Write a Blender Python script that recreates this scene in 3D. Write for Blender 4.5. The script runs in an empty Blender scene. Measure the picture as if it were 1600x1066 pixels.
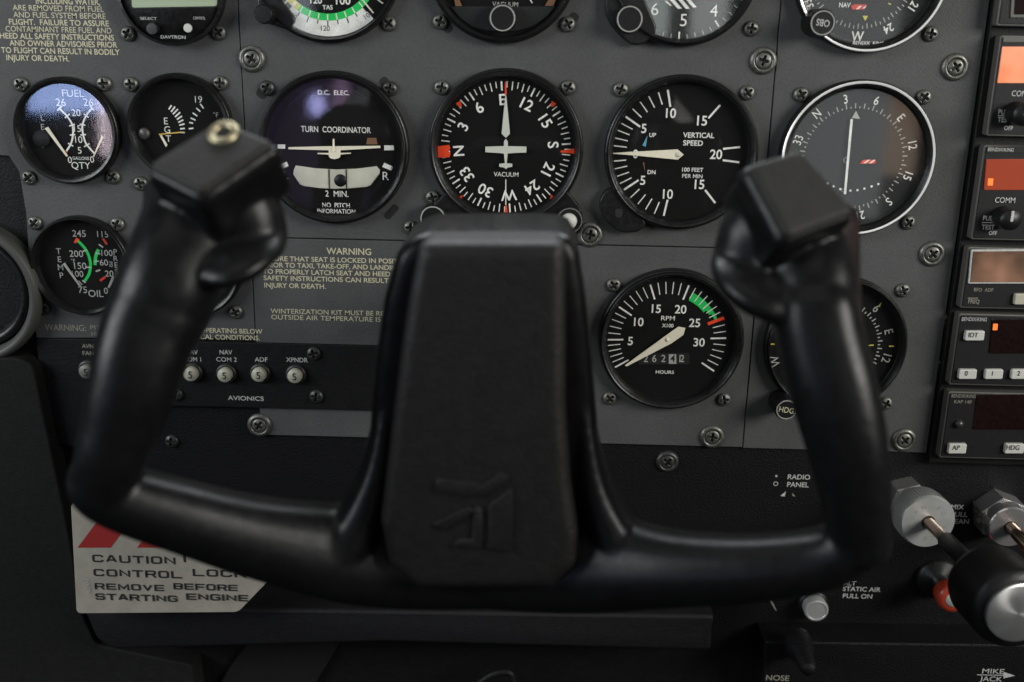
import bpy, bmesh, math, random
from mathutils import Vector, Matrix
random.seed(7)
R = math.radians
scene = bpy.context.scene
COL = scene.collection

# ------------------------------------------------------------------ camera
F_PX, PITCH, YAW, ROLL, DIST = 1650.0, R(16.5), R(1.0), R(1.1), 0.606
fwd = Vector((-math.sin(YAW) * math.cos(PITCH), math.cos(YAW) * math.cos(PITCH), -math.sin(PITCH)))
r0 = fwd.cross(Vector((0, 0, 1))).normalized()
d0 = fwd.cross(r0).normalized()
RGT = r0 * math.cos(ROLL) - d0 * math.sin(ROLL)
DWN = d0 * math.cos(ROLL) + r0 * math.sin(ROLL)
CAM = -fwd * DIST
cam_data = bpy.data.cameras.new('camera')
cam = bpy.data.objects.new('camera', cam_data)
COL.objects.link(cam)
cam_data.sensor_width = 36.0
cam_data.lens = 36.0 * F_PX / 1600.0
cam_data.clip_start, cam_data.clip_end = 0.01, 50
cam_data.dof.use_dof = True
cam_data.dof.focus_distance = 0.592
cam_data.dof.aperture_fstop = 5.6
m3 = Matrix((RGT, -DWN, -fwd)).transposed()
cam.matrix_world = Matrix.Translation(CAM) @ m3.to_4x4()
scene.camera = cam

# ------------------------------------------------------------------ world, lamps, exposure
world = bpy.data.worlds.new('World')
scene.world = world
world.use_nodes = True
world.node_tree.nodes['Background'].inputs[0].default_value = (0.75, 0.9, 1.0, 1)
world.node_tree.nodes['Background'].inputs[1].default_value = 0.012

def area_lamp(name, loc, target, sx, sz, power, color, shape='RECTANGLE'):
    d = bpy.data.lights.new(name, 'AREA')
    d.shape = shape
    d.size, d.size_y = sx, sz
    d.energy = power
    d.color = color
    o = bpy.data.objects.new(name, d)
    COL.objects.link(o)
    o.location = loc
    v = Vector(target) - Vector(loc)
    o.rotation_euler = v.to_track_quat('-Z', 'Y').to_euler()
    return o

LT = Vector((0, 0, 0.05))
area_lamp('left_door_window_light', (-1.05, -0.62, 0.42), LT, 0.75, 0.45, 12, (0.92, 0.97, 1.0))
area_lamp('right_door_window_light', (1.10, -0.75, 0.46), LT, 0.70, 0.45, 19, (1.0, 0.98, 0.94))
area_lamp('rear_window_light', (-0.1, -2.0, 0.95), LT, 1.2, 0.45, 0.8, (1.0, 0.99, 0.95))
area_lamp('ceiling_bounce_light', (-0.15, -0.55, 1.05), LT, 0.9, 0.5, 1.2, (1.0, 0.99, 0.96))  # overhead fill added for light bounced off the ceiling
# what the gauge glasses mirror: a rear side window, plus lamps added for single reflections
area_lamp('rear_left_pane_light', (-0.765, -1.2, 0.10), (-0.24, 0, 0.125), 0.12, 0.15, 0.50, (0.40, 0.54, 1.0))
area_lamp('pink_streak_light', (-0.702, -1.19, 0.02), (-0.22, 0, 0.115), 0.022, 0.13, 0.055, (1.0, 0.82, 0.92))  # thin strip added for the pink streak in the fuel gauge glass
area_lamp('left_glint_light', (-0.35, -1.2, 0.045), (-0.106, 0, 0.13), 0.026, 0.038, 0.022, (0.5, 0.5, 1.0), 'ELLIPSE')  # added spot for the bluish blob in the turn coordinator glass
area_lamp('purple_streak_light', (-0.31, -1.21, 0.03), (-0.094, 0, 0.13), 0.034, 0.13, 0.016, (0.8, 0.5, 0.85), 'ELLIPSE')  # added patch: purple streak in the turn coordinator glass
area_lamp('altimeter_sheen_light_a', (0.19, -1.2, 0.27), (0.07, 0, 0.18), 0.06, 0.22, 0.11, (0.9, 1.0, 0.97))  # added for the grey reflection in the altimeter glass
area_lamp('altimeter_sheen_light_b', (0.285, -1.2, 0.27), (0.09, 0, 0.18), 0.06, 0.22, 0.10, (0.95, 1.0, 0.98))  # added twin patch; the gap leaves a dark band in the reflection
area_lamp('rear_right_pane_light', (0.50, -1.2, 0.13), (0.18, 0, 0.12), 0.17, 0.50, 0.22, (0.93, 0.97, 1.0))  # added dim patch that greys the two nav indicator glasses
area_lamp('brown_sheen_light', (0.615, -1.2, 0.03), (0.20, 0, 0.12), 0.05, 0.16, 0.03, (1.0, 0.7, 0.5))  # lamp added in place of a lit brown seat
area_lamp('airspeed_sheen_light', (-0.40, -1.2, 0.23), (-0.12, 0, 0.19), 0.09, 0.14, 0.09, (0.75, 0.85, 1.0))  # added bluish lamp to brighten the airspeed indicator
area_lamp('windshield_light', (0.0, 0.34, 0.72), (0, -0.24, 0.0), 1.0, 0.30, 10, (0.93, 0.97, 1.0))
area_lamp('purple_sheen_light', (-0.36, -1.22, 0.02), (-0.11, 0, 0.13), 0.17, 0.30, 0.028, (0.55, 0.38, 0.9))  # wide weak lamp added to tint the turn coordinator purple


vs = scene.view_settings
vs.view_transform = 'Standard'
vs.look = 'None'
vs.exposure = 0
vs.gamma = 1
vs.use_curve_mapping = False
scene.render.film_transparent = False
scene.cycles.max_bounces = 6
scene.cycles.transparent_max_bounces = 12
scene.cycles.use_denoising = True
scene.cycles.sample_clamp_indirect = 3

# ------------------------------------------------------------------ photo point -> place in the cockpit
def hit(px, py, o=0.0):
    """point of the plane o metres in front of the panel face"""
    d = fwd * F_PX + RGT * (px - 800) + DWN * (py - 533)
    t = (-o - CAM.y) / d.y
    return CAM + d * t

def sc(px, py, o=0.0):
    """metres per photo pixel there"""
    return (hit(px + 1, py, o) - hit(px - 1, py, o)).length / 2

# ------------------------------------------------------------------ materials
MATS = {}
def mat(name, col, rough=0.5, metal=0.0, spec=0.5, bump=0.0, bscale=400.0, var=0.0, vscale=60.0, emit=None, estr=0.0, coat=0.0, detail=3.0, rvar=0.0):
    m = bpy.data.materials.new(name)
    m.use_nodes = True
    nt = m.node_tree
    b = nt.nodes['Principled BSDF']
    b.inputs['Base Color'].default_value = (*col, 1)
    b.inputs['Roughness'].default_value = rough
    b.inputs['Metallic'].default_value = metal
    b.inputs['Specular IOR Level'].default_value = spec
    b.inputs['Coat Weight'].default_value = coat
    tc = nt.nodes.new('ShaderNodeTexCoord')
    if var > 0:
        n = nt.nodes.new('ShaderNodeTexNoise')
        n.inputs['Scale'].default_value = vscale
        n.inputs['Detail'].default_value = 6
        nt.links.new(tc.outputs['Object'], n.inputs['Vector'])
        r = nt.nodes.new('ShaderNodeMapRange')
        r.inputs['From Min'].default_value = 0.25
        r.inputs['From Max'].default_value = 0.75
        r.inputs['To Min'].default_value = 1 - var
        r.inputs['To Max'].default_value = 1 + var
        nt.links.new(n.outputs['Fac'], r.inputs['Value'])
        mx = nt.nodes.new('ShaderNodeVectorMath')
        mx.operation = 'SCALE'
        mx.inputs[0].default_value = col
        nt.links.new(r.outputs['Result'], mx.inputs['Scale'])
        nt.links.new(mx.outputs['Vector'], b.inputs['Base Color'])
    if rvar > 0:
        n3 = nt.nodes.new('ShaderNodeTexNoise')
        n3.inputs['Scale'].default_value = vscale * 1.7
        n3.inputs['Detail'].default_value = 5
        nt.links.new(tc.outputs['Object'], n3.inputs['Vector'])
        r3 = nt.nodes.new('ShaderNodeMapRange')
        r3.inputs['From Min'].default_value = 0.3
        r3.inputs['From Max'].default_value = 0.7
        r3.inputs['To Min'].default_value = max(0.03, rough - rvar)
        r3.inputs['To Max'].default_value = min(1, rough + rvar)
        nt.links.new(n3.outputs['Fac'], r3.inputs['Value'])
        nt.links.new(r3.outputs['Result'], b.inputs['Roughness'])
    if bump > 0:
        n2 = nt.nodes.new('ShaderNodeTexNoise')
        n2.inputs['Scale'].default_value = bscale
        n2.inputs['Detail'].default_value = detail
        nt.links.new(tc.outputs['Object'], n2.inputs['Vector'])
        bp = nt.nodes.new('ShaderNodeBump')
        bp.inputs['Strength'].default_value = bump
        bp.inputs['Distance'].default_value = 0.0006
        nt.links.new(n2.outputs['Fac'], bp.inputs['Height'])
        nt.links.new(bp.outputs['Normal'], b.inputs['Normal'])
    if emit:
        b.inputs['Emission Color'].default_value = (*emit, 1)
        b.inputs['Emission Strength'].default_value = estr
    MATS[name] = m
    return m

mat('panel_grey', (0.061, 0.0622, 0.0615), 0.6, spec=0.28, bump=0.35, bscale=900, var=0.14, vscale=700, detail=5)
mat('black_paint', (0.005, 0.005, 0.005), 0.55, spec=0.2, bump=0.4, bscale=700, var=0.3, vscale=300)
mat('black_crackle', (0.003, 0.003, 0.0034), 0.55, spec=0.2, bump=0.8, bscale=900, var=0.2, vscale=200)
mat('void_black', (0.004, 0.004, 0.004), 0.9)
mat('bezel_black', (0.007, 0.007, 0.007), 0.36, spec=0.4, bump=0.12, bscale=1500, var=0.2, vscale=300, rvar=0.1)
mat('dial_black', (0.0055, 0.005, 0.005), 0.75, spec=0.15, bump=0.1, bscale=2500, var=0.25, vscale=900)
mat('dial_grey', (0.022, 0.023, 0.024), 0.7, spec=0.2, bump=0.1, bscale=2500, var=0.2, vscale=700)  # grey plates; on black dials it paints in mirrored cabin light
mat('print_white', (0.84, 0.84, 0.80), 0.6, var=0.12, vscale=900)
mat('print_dim', (0.40, 0.40, 0.38), 0.6, var=0.2, vscale=900)
mat('print_faint', (0.20, 0.19, 0.15), 0.6, var=0.25, vscale=900)
mat('print_cream', (0.46, 0.43, 0.29), 0.6, var=0.15, vscale=900)
mat('print_black', (0.015, 0.015, 0.015), 0.6)
mat('needle_cream', (0.82, 0.77, 0.62), 0.5)
mat('needle_yellow', (0.75, 0.50, 0.10), 0.5)
mat('paint_orange', (0.88, 0.065, 0.012), 0.5)
mat('paint_red', (0.62, 0.035, 0.02), 0.5, var=0.1, vscale=300)
mat('paint_green', (0.008, 0.56, 0.10), 0.5)
mat('paint_yellow', (0.62, 0.55, 0.08), 0.5)
mat('paint_blue', (0.12, 0.36, 0.50), 0.5)
mat('paint_brown', (0.20, 0.10, 0.05), 0.5)
mat('tube_liquid', (0.56, 0.55, 0.47), 0.25, var=0.25, vscale=60)
mat('cream_face', (0.60, 0.62, 0.55), 0.5)
mat('vent_grey', (0.055, 0.055, 0.050), 0.5, spec=0.3, bump=0.2, bscale=700)
mat('flag_red', (0.27, 0.018, 0.016), 0.5)
mat('lcd', (0.30, 0.36, 0.24), 0.3)
mat('screw_steel', (0.135, 0.135, 0.12), 0.46, metal=0.8, var=0.35, vscale=500, rvar=0.15)
mat('screw_dark', (0.05, 0.05, 0.048), 0.42, metal=0.6, var=0.3, vscale=400)
mat('recess_black', (0.006, 0.006, 0.006), 0.8)
mat('chrome', (0.52, 0.51, 0.50), 0.22, metal=0.8, rvar=0.05, vscale=60)
mat('ring_bright', (0.86, 0.86, 0.84), 0.3, metal=0.35)
mat('brushed_steel', (0.56, 0.57, 0.55), 0.34, metal=0.65, rvar=0.05, vscale=90)
mat('spun_steel', (0.58, 0.58, 0.56), 0.30, metal=0.85)
mat('ring_grey', (0.30, 0.30, 0.28), 0.35)
mat('brass', (0.34, 0.30, 0.19), 0.42, metal=0.9, rvar=0.05, vscale=300)
mat('knob_black', (0.006, 0.006, 0.006), 0.42, spec=0.35, bump=0.2, bscale=900)
mat('yoke_plastic', (0.0045, 0.0046, 0.0048), 0.34, spec=0.19, bump=0.15, bscale=1000, var=0.2, vscale=150, rvar=0.06)
mat('yoke_grain', (0.0078, 0.0072, 0.0068), 0.5, spec=0.27, bump=0.75, bscale=650, var=0.25, vscale=200, detail=4)
mat('cap_grain', (0.0155, 0.015, 0.0132), 0.6, spec=0.25, bump=0.7, bscale=800, var=0.2, vscale=200)
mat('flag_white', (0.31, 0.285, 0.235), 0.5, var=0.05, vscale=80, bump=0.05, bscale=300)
mat('side_grey', (0.0085, 0.0085, 0.008), 0.75, spec=0.15, bump=0.5, bscale=700, var=0.2, vscale=300)
mat('trim_dark', (0.0062, 0.0062, 0.007), 0.6, spec=0.25, bump=0.5, bscale=700, var=0.25, vscale=200)
mat('foot_dark', (0.006, 0.006, 0.006), 0.85, spec=0.1, bump=0.4, bscale=300, var=0.3, vscale=50)
mat('radio_face', (0.0075, 0.0075, 0.008), 0.5, spec=0.25, bump=0.15, bscale=900, var=0.2, vscale=300)
mat('radio_edge', (0.07, 0.068, 0.06), 0.4)
mat('key_white', (0.46, 0.46, 0.42), 0.45)
mat('key_cream', (0.36, 0.35, 0.27), 0.45)
mat('key_shaded', (0.13, 0.125, 0.11), 0.5)  # darkened copy of key_cream: shade on the far-left breaker button
mat('red_knob', (0.36, 0.04, 0.016), 0.38, coat=0.3)
mat('copper_rod', (0.40, 0.30, 0.24), 0.25, metal=1.0)
mat('display_glare', (0.5, 0.2, 0.1), 0.15, emit=(1.0, 0.27, 0.11), estr=0.55, coat=0.5)  # emission stands in for bright light reflected by the window
mat('display_red', (0.20, 0.04, 0.02), 0.2, emit=(1.0, 0.12, 0.04), estr=0.13, coat=0.5)
mat('display_dark', (0.010, 0.0045, 0.004), 0.15, coat=0.5, var=0.4, vscale=500)
mat('display_warm_glare', (0.10, 0.06, 0.04), 0.15, coat=0.5, emit=(0.8, 0.35, 0.18), estr=0.10)
mat('segment_lit', (0.6, 0.15, 0.02), 0.4, emit=(1.0, 0.16, 0.03), estr=0.8)

def spun(nm):
    """turned metal: highlights fan out from the axis"""
    nt = MATS[nm].node_tree
    b = nt.nodes['Principled BSDF']
    b.inputs['Anisotropic'].default_value = 0.85
    t = nt.nodes.new('ShaderNodeTangent')
    t.direction_type = 'RADIAL'
    t.axis = 'Y'
    nt.links.new(t.outputs[0], b.inputs['Tangent'])
spun('spun_steel')
def grime(nm, scale, lo):
    """faint wide handling stains over the paint"""
    nt = MATS[nm].node_tree
    b = nt.nodes['Principled BSDF']
    src = b.inputs['Base Color'].links[0].from_socket
    tc = nt.nodes.new('ShaderNodeTexCoord')
    n = nt.nodes.new('ShaderNodeTexNoise')
    n.inputs['Scale'].default_value = scale
    n.inputs['Detail'].default_value = 8
    n.inputs['Roughness'].default_value = 0.7
    nt.links.new(tc.outputs['Object'], n.inputs['Vector'])
    r = nt.nodes.new('ShaderNodeMapRange')
    r.inputs['From Min'].default_value = 0.35
    r.inputs['From Max'].default_value = 0.62
    r.inputs['To Min'].default_value = lo
    r.inputs['To Max'].default_value = 1.06
    nt.links.new(n.outputs['Fac'], r.inputs['Value'])
    mx = nt.nodes.new('ShaderNodeVectorMath')
    mx.operation = 'SCALE'
    nt.links.new(src, mx.inputs[0])
    nt.links.new(r.outputs['Result'], mx.inputs['Scale'])
    nt.links.new(mx.outputs['Vector'], b.inputs['Base Color'])
grime('panel_grey', 22, 0.84)
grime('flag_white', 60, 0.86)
grime('print_white', 140, 0.86)

def bright_bar(nm, c0, c1, estr):
    """display window whose reflection is put in as an uneven glow"""
    m = MATS[nm]
    nt = m.node_tree
    b = nt.nodes['Principled BSDF']
    tc = nt.nodes.new('ShaderNodeTexCoord')
    n = nt.nodes.new('ShaderNodeTexNoise')
    n.inputs['Scale'].default_value = 45
    n.inputs['Detail'].default_value = 2
    nt.links.new(tc.outputs['Object'], n.inputs['Vector'])
    cr = nt.nodes.new('ShaderNodeValToRGB')
    cr.color_ramp.elements[0].position = 0.35
    cr.color_ramp.elements[0].color = (*c0, 1)
    cr.color_ramp.elements[1].position = 0.7
    cr.color_ramp.elements[1].color = (*c1, 1)
    nt.links.new(n.outputs['Fac'], cr.inputs['Fac'])
    nt.links.new(cr.outputs['Color'], b.inputs['Emission Color'])
    b.inputs['Emission Strength'].default_value = estr
bright_bar('display_glare', (0.85, 0.20, 0.09), (1.0, 0.52, 0.36), 0.55)
bright_bar('display_warm_glare', (0.02, 0.01, 0.008), (0.9, 0.45, 0.28), 0.30)  # warm reflection in the dark window, painted as emission

def glass_mat():
    """thin gauge glass: clear, with a symmetric Schlick reflection"""
    m = bpy.data.materials.new('gauge_glass')
    m.use_nodes = True
    nt = m.node_tree
    nt.nodes.clear()
    N, L = nt.nodes.new, nt.links.new
    out = N('ShaderNodeOutputMaterial')
    mix = N('ShaderNodeMixShader')
    lw = N('ShaderNodeLayerWeight')
    lw.inputs['Blend'].default_value = 0.5
    p5 = N('ShaderNodeMath'); p5.operation = 'POWER'; p5.inputs[1].default_value = 5
    ma = N('ShaderNodeMath'); ma.operation = 'MULTIPLY_ADD'; ma.inputs[1].default_value = 0.955; ma.inputs[2].default_value = 0.045
    tr = N('ShaderNodeBsdfTransparent')
    tr.inputs[0].default_value = (0.98, 0.98, 0.975, 1)
    gl = N('ShaderNodeBsdfGlossy')
    gl.inputs['Roughness'].default_value = 0.05
    L(lw.outputs['Facing'], p5.inputs[0])
    L(p5.outputs[0], ma.inputs[0])
    L(ma.outputs[0], mix.inputs[0])
    L(tr.outputs[0], mix.inputs[1])
    L(gl.outputs[0], mix.inputs[2])
    L(mix.outputs[0], out.inputs[0])
    MATS['gauge_glass'] = m
glass_mat()

# ------------------------------------------------------------------ objects
class B:
    """a bmesh whose faces name their material"""
    def __init__(s):
        s.bm = bmesh.new()
        s.mats = []
    def mi(s, m):
        if m not in s.mats:
            s.mats.append(m)
        return s.mats.index(m)
    def face(s, vs, m, smooth=False):
        try:
            f = s.bm.faces.new(vs)
        except ValueError:
            return None
        f.material_index = s.mi(m)
        f.smooth = smooth
        return f
    def v(s, x, h, z):
        return s.bm.verts.new((x, -h, z))
    def poly(s, pts, h, m):
        """flat polygon, pts (x,z), facing the pilot"""
        a = sum(pts[i][0] * pts[(i + 1) % len(pts)][1] - pts[(i + 1) % len(pts)][0] * pts[i][1] for i in range(len(pts)))
        if a < 0:
            pts = pts[::-1]
        return s.face([s.v(x, h, z) for x, z in pts], m)
    def prism(s, pts, h0, h1, m, bev=0.0, mside=None, smooth=False):
        """solid from h0 (back) to h1 (front), with a chamfer bev on the front edge"""
        a = sum(pts[i][0] * pts[(i + 1) % len(pts)][1] - pts[(i + 1) % len(pts)][0] * pts[i][1] for i in range(len(pts)))
        if a < 0:
            pts = pts[::-1]
        n = len(pts)
        ms = mside or m
        rings = [[s.v(x, h0, z) for x, z in pts]]
        if bev > 0:
            steps = 3
            for k in range(steps + 1):
                t = math.pi / 2 * k / steps
                ins = bev * (1 - math.cos(t))
                hh = h1 - bev + bev * math.sin(t)
                rings.append([s.v(x, hh, z) for x, z in inset(pts, ins)])
        else:
            rings.append([s.v(x, h1, z) for x, z in pts])
        for a_, b_ in zip(rings, rings[1:]):
            for i in range(n):
                j = (i + 1) % n
                s.face([a_[i], a_[j], b_[j], b_[i]], ms, smooth)
        s.face(rings[-1], m)
        s.face(rings[0][::-1], ms)
    def lathe(s, prof, m, seg=72, cx=0, cz=0, smooth=True):
        """prof (r,h) from outside back to inside front; m one material or a list per segment"""
        rings = []
        for r, h in prof:
            if r < 1e-7:
                rings.append([s.v(cx, h, cz)])
            else:
                rings.append([s.v(cx + r * math.cos(2 * math.pi * k / seg), h, cz + r * math.sin(2 * math.pi * k / seg)) for k in range(seg)])
        for q, (a_, b_) in enumerate(zip(rings, rings[1:])):
            mm = m[q] if isinstance(m, (list, tuple)) else m
            for i in range(seg):
                j = (i + 1) % seg
                if len(a_) == 1:
                    s.face([a_[0], b_[j], b_[i]], mm, smooth)
                elif len(b_) == 1:
                    s.face([a_[i], a_[j], b_[0]], mm, smooth)
                else:
                    s.face([a_[i], a_[j], b_[j], b_[i]], mm, smooth)
    def disc(s, r, h, m, cx=0, cz=0, seg=64):
        s.poly([(cx + r * math.cos(2 * math.pi * k / seg), cz + r * math.sin(2 * math.pi * k / seg)) for k in range(seg)], h, m)
    def ring(s, r0_, r1_, h, m, cx=0, cz=0, seg=64, a0=0, a1=360):
        """flat ring or arc; angles clockwise from the top"""
        full = abs(a1 - a0) >= 360
        n = seg if full else seg + 1
        A = [R(a0 + (a1 - a0) * k / seg) for k in range(n)]
        vi = [s.v(cx + r0_ * math.sin(a), h, cz + r0_ * math.cos(a)) for a in A]
        vo = [s.v(cx + r1_ * math.sin(a), h, cz + r1_ * math.cos(a)) for a in A]
        for i in range(n if full else n - 1):
            j = (i + 1) % n
            s.face([vi[i], vi[j], vo[j], vo[i]], m)
    def build(s, name, parent=None, loc=None, sharp=None):
        bmesh.ops.recalc_face_normals(s.bm, faces=s.bm.faces)
        me = bpy.data.meshes.new(name)
        s.bm.to_mesh(me)
        s.bm.free()
        for m in s.mats:
            me.materials.append(MATS[m])
        if sharp is not None:
            me.set_sharp_from_angle(angle=R(sharp))
        o = bpy.data.objects.new(name, me)
        COL.objects.link(o)
        if parent:
            o.parent = parent
        if loc is not None:
            o.location = loc
        return o

def inset(pts, d):
    n = len(pts)
    out = []
    for i in range(n):
        p, q, r_ = Vector(pts[i - 1]), Vector(pts[i]), Vector(pts[(i + 1) % n])
        e1, e2 = (q - p), (r_ - q)
        if e1.length < 1e-9 or e2.length < 1e-9:
            out.append(tuple(q)); continue
        e1.normalize(); e2.normalize()
        n1, n2 = Vector((-e1.y, e1.x)), Vector((-e2.y, e2.x))
        b = n1 + n2
        L = b.length_squared
        b = b * (2 / L) if L > 0.2 else n1
        out.append((q.x + b.x * d, q.y + b.y * d))
    return out

def rounded(pts, r, k=5):
    """round the corners of a polygon; r one radius or one per corner"""
    out = []
    n = len(pts)
    for i in range(n):
        p, q, s_ = Vector(pts[i - 1]), Vector(pts[i]), Vector(pts[(i + 1) % n])
        rr = r[i] if isinstance(r, (list, tuple)) else r
        if rr <= 0:
            out.append(tuple(q)); continue
        d1, d2 = (p - q), (s_ - q)
        l = min(rr, d1.length * 0.45, d2.length * 0.45)
        a, c = q + d1.normalized() * l, q + d2.normalized() * l
        for t in range(k + 1):
            u = t / k
            w = a * (1 - u) ** 2 + q * 2 * u * (1 - u) + c * u * u
            out.append(tuple(w))
    return out

def rect(cx, cz, w, h, r=0.0, rot=0.0):
    c, s_ = math.cos(R(rot)), math.sin(R(rot))
    pts = [(-w / 2, -h / 2), (w / 2, -h / 2), (w / 2, h / 2), (-w / 2, h / 2)]
    pts = [(cx + x * c + z * s_, cz - x * s_ + z * c) for x, z in pts]   # rot clockwise
    return rounded(pts, r, 4) if r > 0 else pts

def thing(name, label, cat, loc=(0, 0, 0), group=None):
    o = bpy.data.objects.new(name, None)
    o.empty_display_size = 0.01
    COL.objects.link(o)
    o.location = loc
    return tag(o, label, cat, group)

def tag(o, label=None, cat=None, group=None, kind=None):
    if label: o['label'] = label
    if cat: o['category'] = cat
    if group: o['group'] = group
    if kind: o['kind'] = kind
    return o

# ------------------------------------------------------------------ lettering
_tc = {}
def glyphs(s, bold):
    key = (s, bold)
    if key not in _tc:
        c = bpy.data.curves.new('lettering', 'FONT')
        c.body = s
        c.offset = max(-0.004, min(0.002 if 'M' in s else 0.0145, bold + 0.002))
        c.resolution_u = 4
        o = bpy.data.objects.new('lettering', c)
        me = o.to_mesh()
        vs_ = [(v.co.x, v.co.y) for v in me.vertices]
        fs = [tuple(p.vertices) for p in me.polygons]
        o.to_mesh_clear()
        bpy.data.objects.remove(o)
        bpy.data.curves.remove(c)
        _tc[key] = (vs_, fs)
    return _tc[key]
def cap_h():
    v, f = glyphs('H', 0.0)
    return max(y for x, y in v), min(y for x, y in v)
CAP1, CAP0 = cap_h()

def put_text(b, s, cx, cz, cap, h, m, rot=0.0, xs=1.0, bold=0.012, align='C', width=None):
    """lettering centred (or left/right aligned) on (cx,cz) metres; rot clockwise degrees; width fits it"""
    vs_, fs = glyphs(s, bold)
    if not vs_: return
    x0, x1 = min(v[0] for v in vs_), max(v[0] for v in vs_)
    k = cap / (CAP1 - CAP0)
    if width: xs = width / ((x1 - x0) * k)
    ox = {'C': (x0 + x1) / 2, 'L': x0, 'R': x1}[align]
    oz = (CAP0 + CAP1) / 2
    c, sn = math.cos(R(rot)), math.sin(R(rot))
    bv = []
    for x, y in vs_:
        u, w = (x - ox) * k * xs, (y - oz) * k
        bv.append(b.v(cx + u * c + w * sn, h, cz - u * sn + w * c))
    for f in fs:
        b.face([bv[i] for i in f], m)

WIDE = {
    'C': [[(1, .72), (1, .86), (.86, 1), (.14, 1), (0, .86), (0, .14), (.14, 0), (.86, 0), (1, .14), (1, .28)]],
    'A': [[(0, 0), (.42, 1), (.58, 1), (1, 0)], [(.16, .3), (.84, .3)]],
    'U': [[(0, 1), (0, .14), (.14, 0), (.86, 0), (1, .14), (1, 1)]],
    'T': [[(0, 1), (1, 1)], [(.5, .95), (.5, 0)]], 'I': [[(0, 0), (0, 1)]],
    'O': [[(.5, 1), (.14, 1), (0, .86), (0, .14), (.14, 0), (.86, 0), (1, .14), (1, .86), (.86, 1), (.49, 1)]],
    'N': [[(0, 0), (0, 1), (1, 0), (1, 1)]],
    'R': [[(0, 0), (0, 1), (.86, 1), (1, .88), (1, .58), (.86, .46), (.05, .46)], [(.7, .44), (1, 0)]],
    'L': [[(0, 1), (0, 0), (1, 0)]], 'K': [[(0, 0), (0, 1)], [(1, 1), (.08, .46)], [(.35, .56), (1, 0)]],
    'E': [[(1, 1), (0, 1), (0, 0), (1, 0)], [(.05, .5), (.92, .5)]],
    'M': [[(0, 0), (0, 1), (.5, .2), (1, 1), (1, 0)]], 'V': [[(0, 1), (.5, 0), (1, 1)]],
    'B': [[(.9, .52), (1, .62), (1, .9), (.88, 1), (0, 1), (0, 0), (.88, 0), (1, .1), (1, .4), (.88, .51), (.05, .51)]],
    'F': [[(1, 1), (0, 1), (0, 0)], [(.05, .48), (.88, .48)]],
    'S': [[(1, .74), (1, .88), (.87, 1), (.13, 1), (0, .88), (0, .62), (.13, .51), (.87, .51), (1, .4), (1, .12), (.87, 0), (.13, 0), (0, .12), (0, .26)]],
    'G': [[(1, .74), (1, .86), (.86, 1), (.14, 1), (0, .86), (0, .14), (.14, 0), (.86, 0), (1, .14), (1, .48), (.55, .48)]],
    '!': [[(0, 1), (0, .36)], [(0, .14), (0, 0)]],
}
def wide_text(mk, t, x0, x1, y, cap, m, stroke=0.29, squash=0.72):
    """bold extended square-shouldered capitals between two photo points"""
    a, b_ = mk.P(x0, y), mk.P(x1, y)
    H = cap * mk.S(x0, y) / squash      # drawn tall, then squashed: bars thinner than stems
    sw = H * squash * stroke
    adv = {' ': 0.62, 'I': 0.0, '!': 0.0, 'M': 1.2}
    gap = 0.52
    tot = sum(adv.get(c, 1.0) for c in t) + gap * (len(t) - 1)
    U = (b_[0] - a[0] - sw) / max(tot, 1e-6)
    x = a[0] + sw / 2
    for c in t:
        w = adv.get(c, 1.0) * U
        for pl in WIDE.get(c, []):
            P = [Vector((x + p[0] * w, (p[1] - 0.5) * (H - sw))) for p in pl]
            hh = mk.up()
            L, Q = [], []
            for i, p in enumerate(P):
                d1 = (p - P[i - 1]).normalized() if i > 0 else (P[i + 1] - p).normalized()
                d2 = (P[i + 1] - p).normalized() if i < len(P) - 1 else d1
                if i == 0: p = p - d1 * (sw / 2 if c not in 'OVANCGS' else 0)
                if i == len(P) - 1: p = p + d2 * (sw / 2 if c not in 'OVANCGS' else 0)
                n1, n2 = Vector((-d1.y, d1.x)), Vector((-d2.y, d2.x))
                bs = n1 + n2
                bs = bs * (2 / max(bs.length_squared, 0.9))
                L.append(mk.v(p.x + bs.x * sw / 2, hh, a[1] + squash * (p.y + bs.y * sw / 2)))
                Q.append(mk.v(p.x - bs.x * sw / 2, hh, a[1] + squash * (p.y - bs.y * sw / 2)))
            for i in range(len(P) - 1):
                mk.face([L[i], L[i + 1], Q[i + 1], Q[i]], m)
        x += w + gap * U

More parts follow.
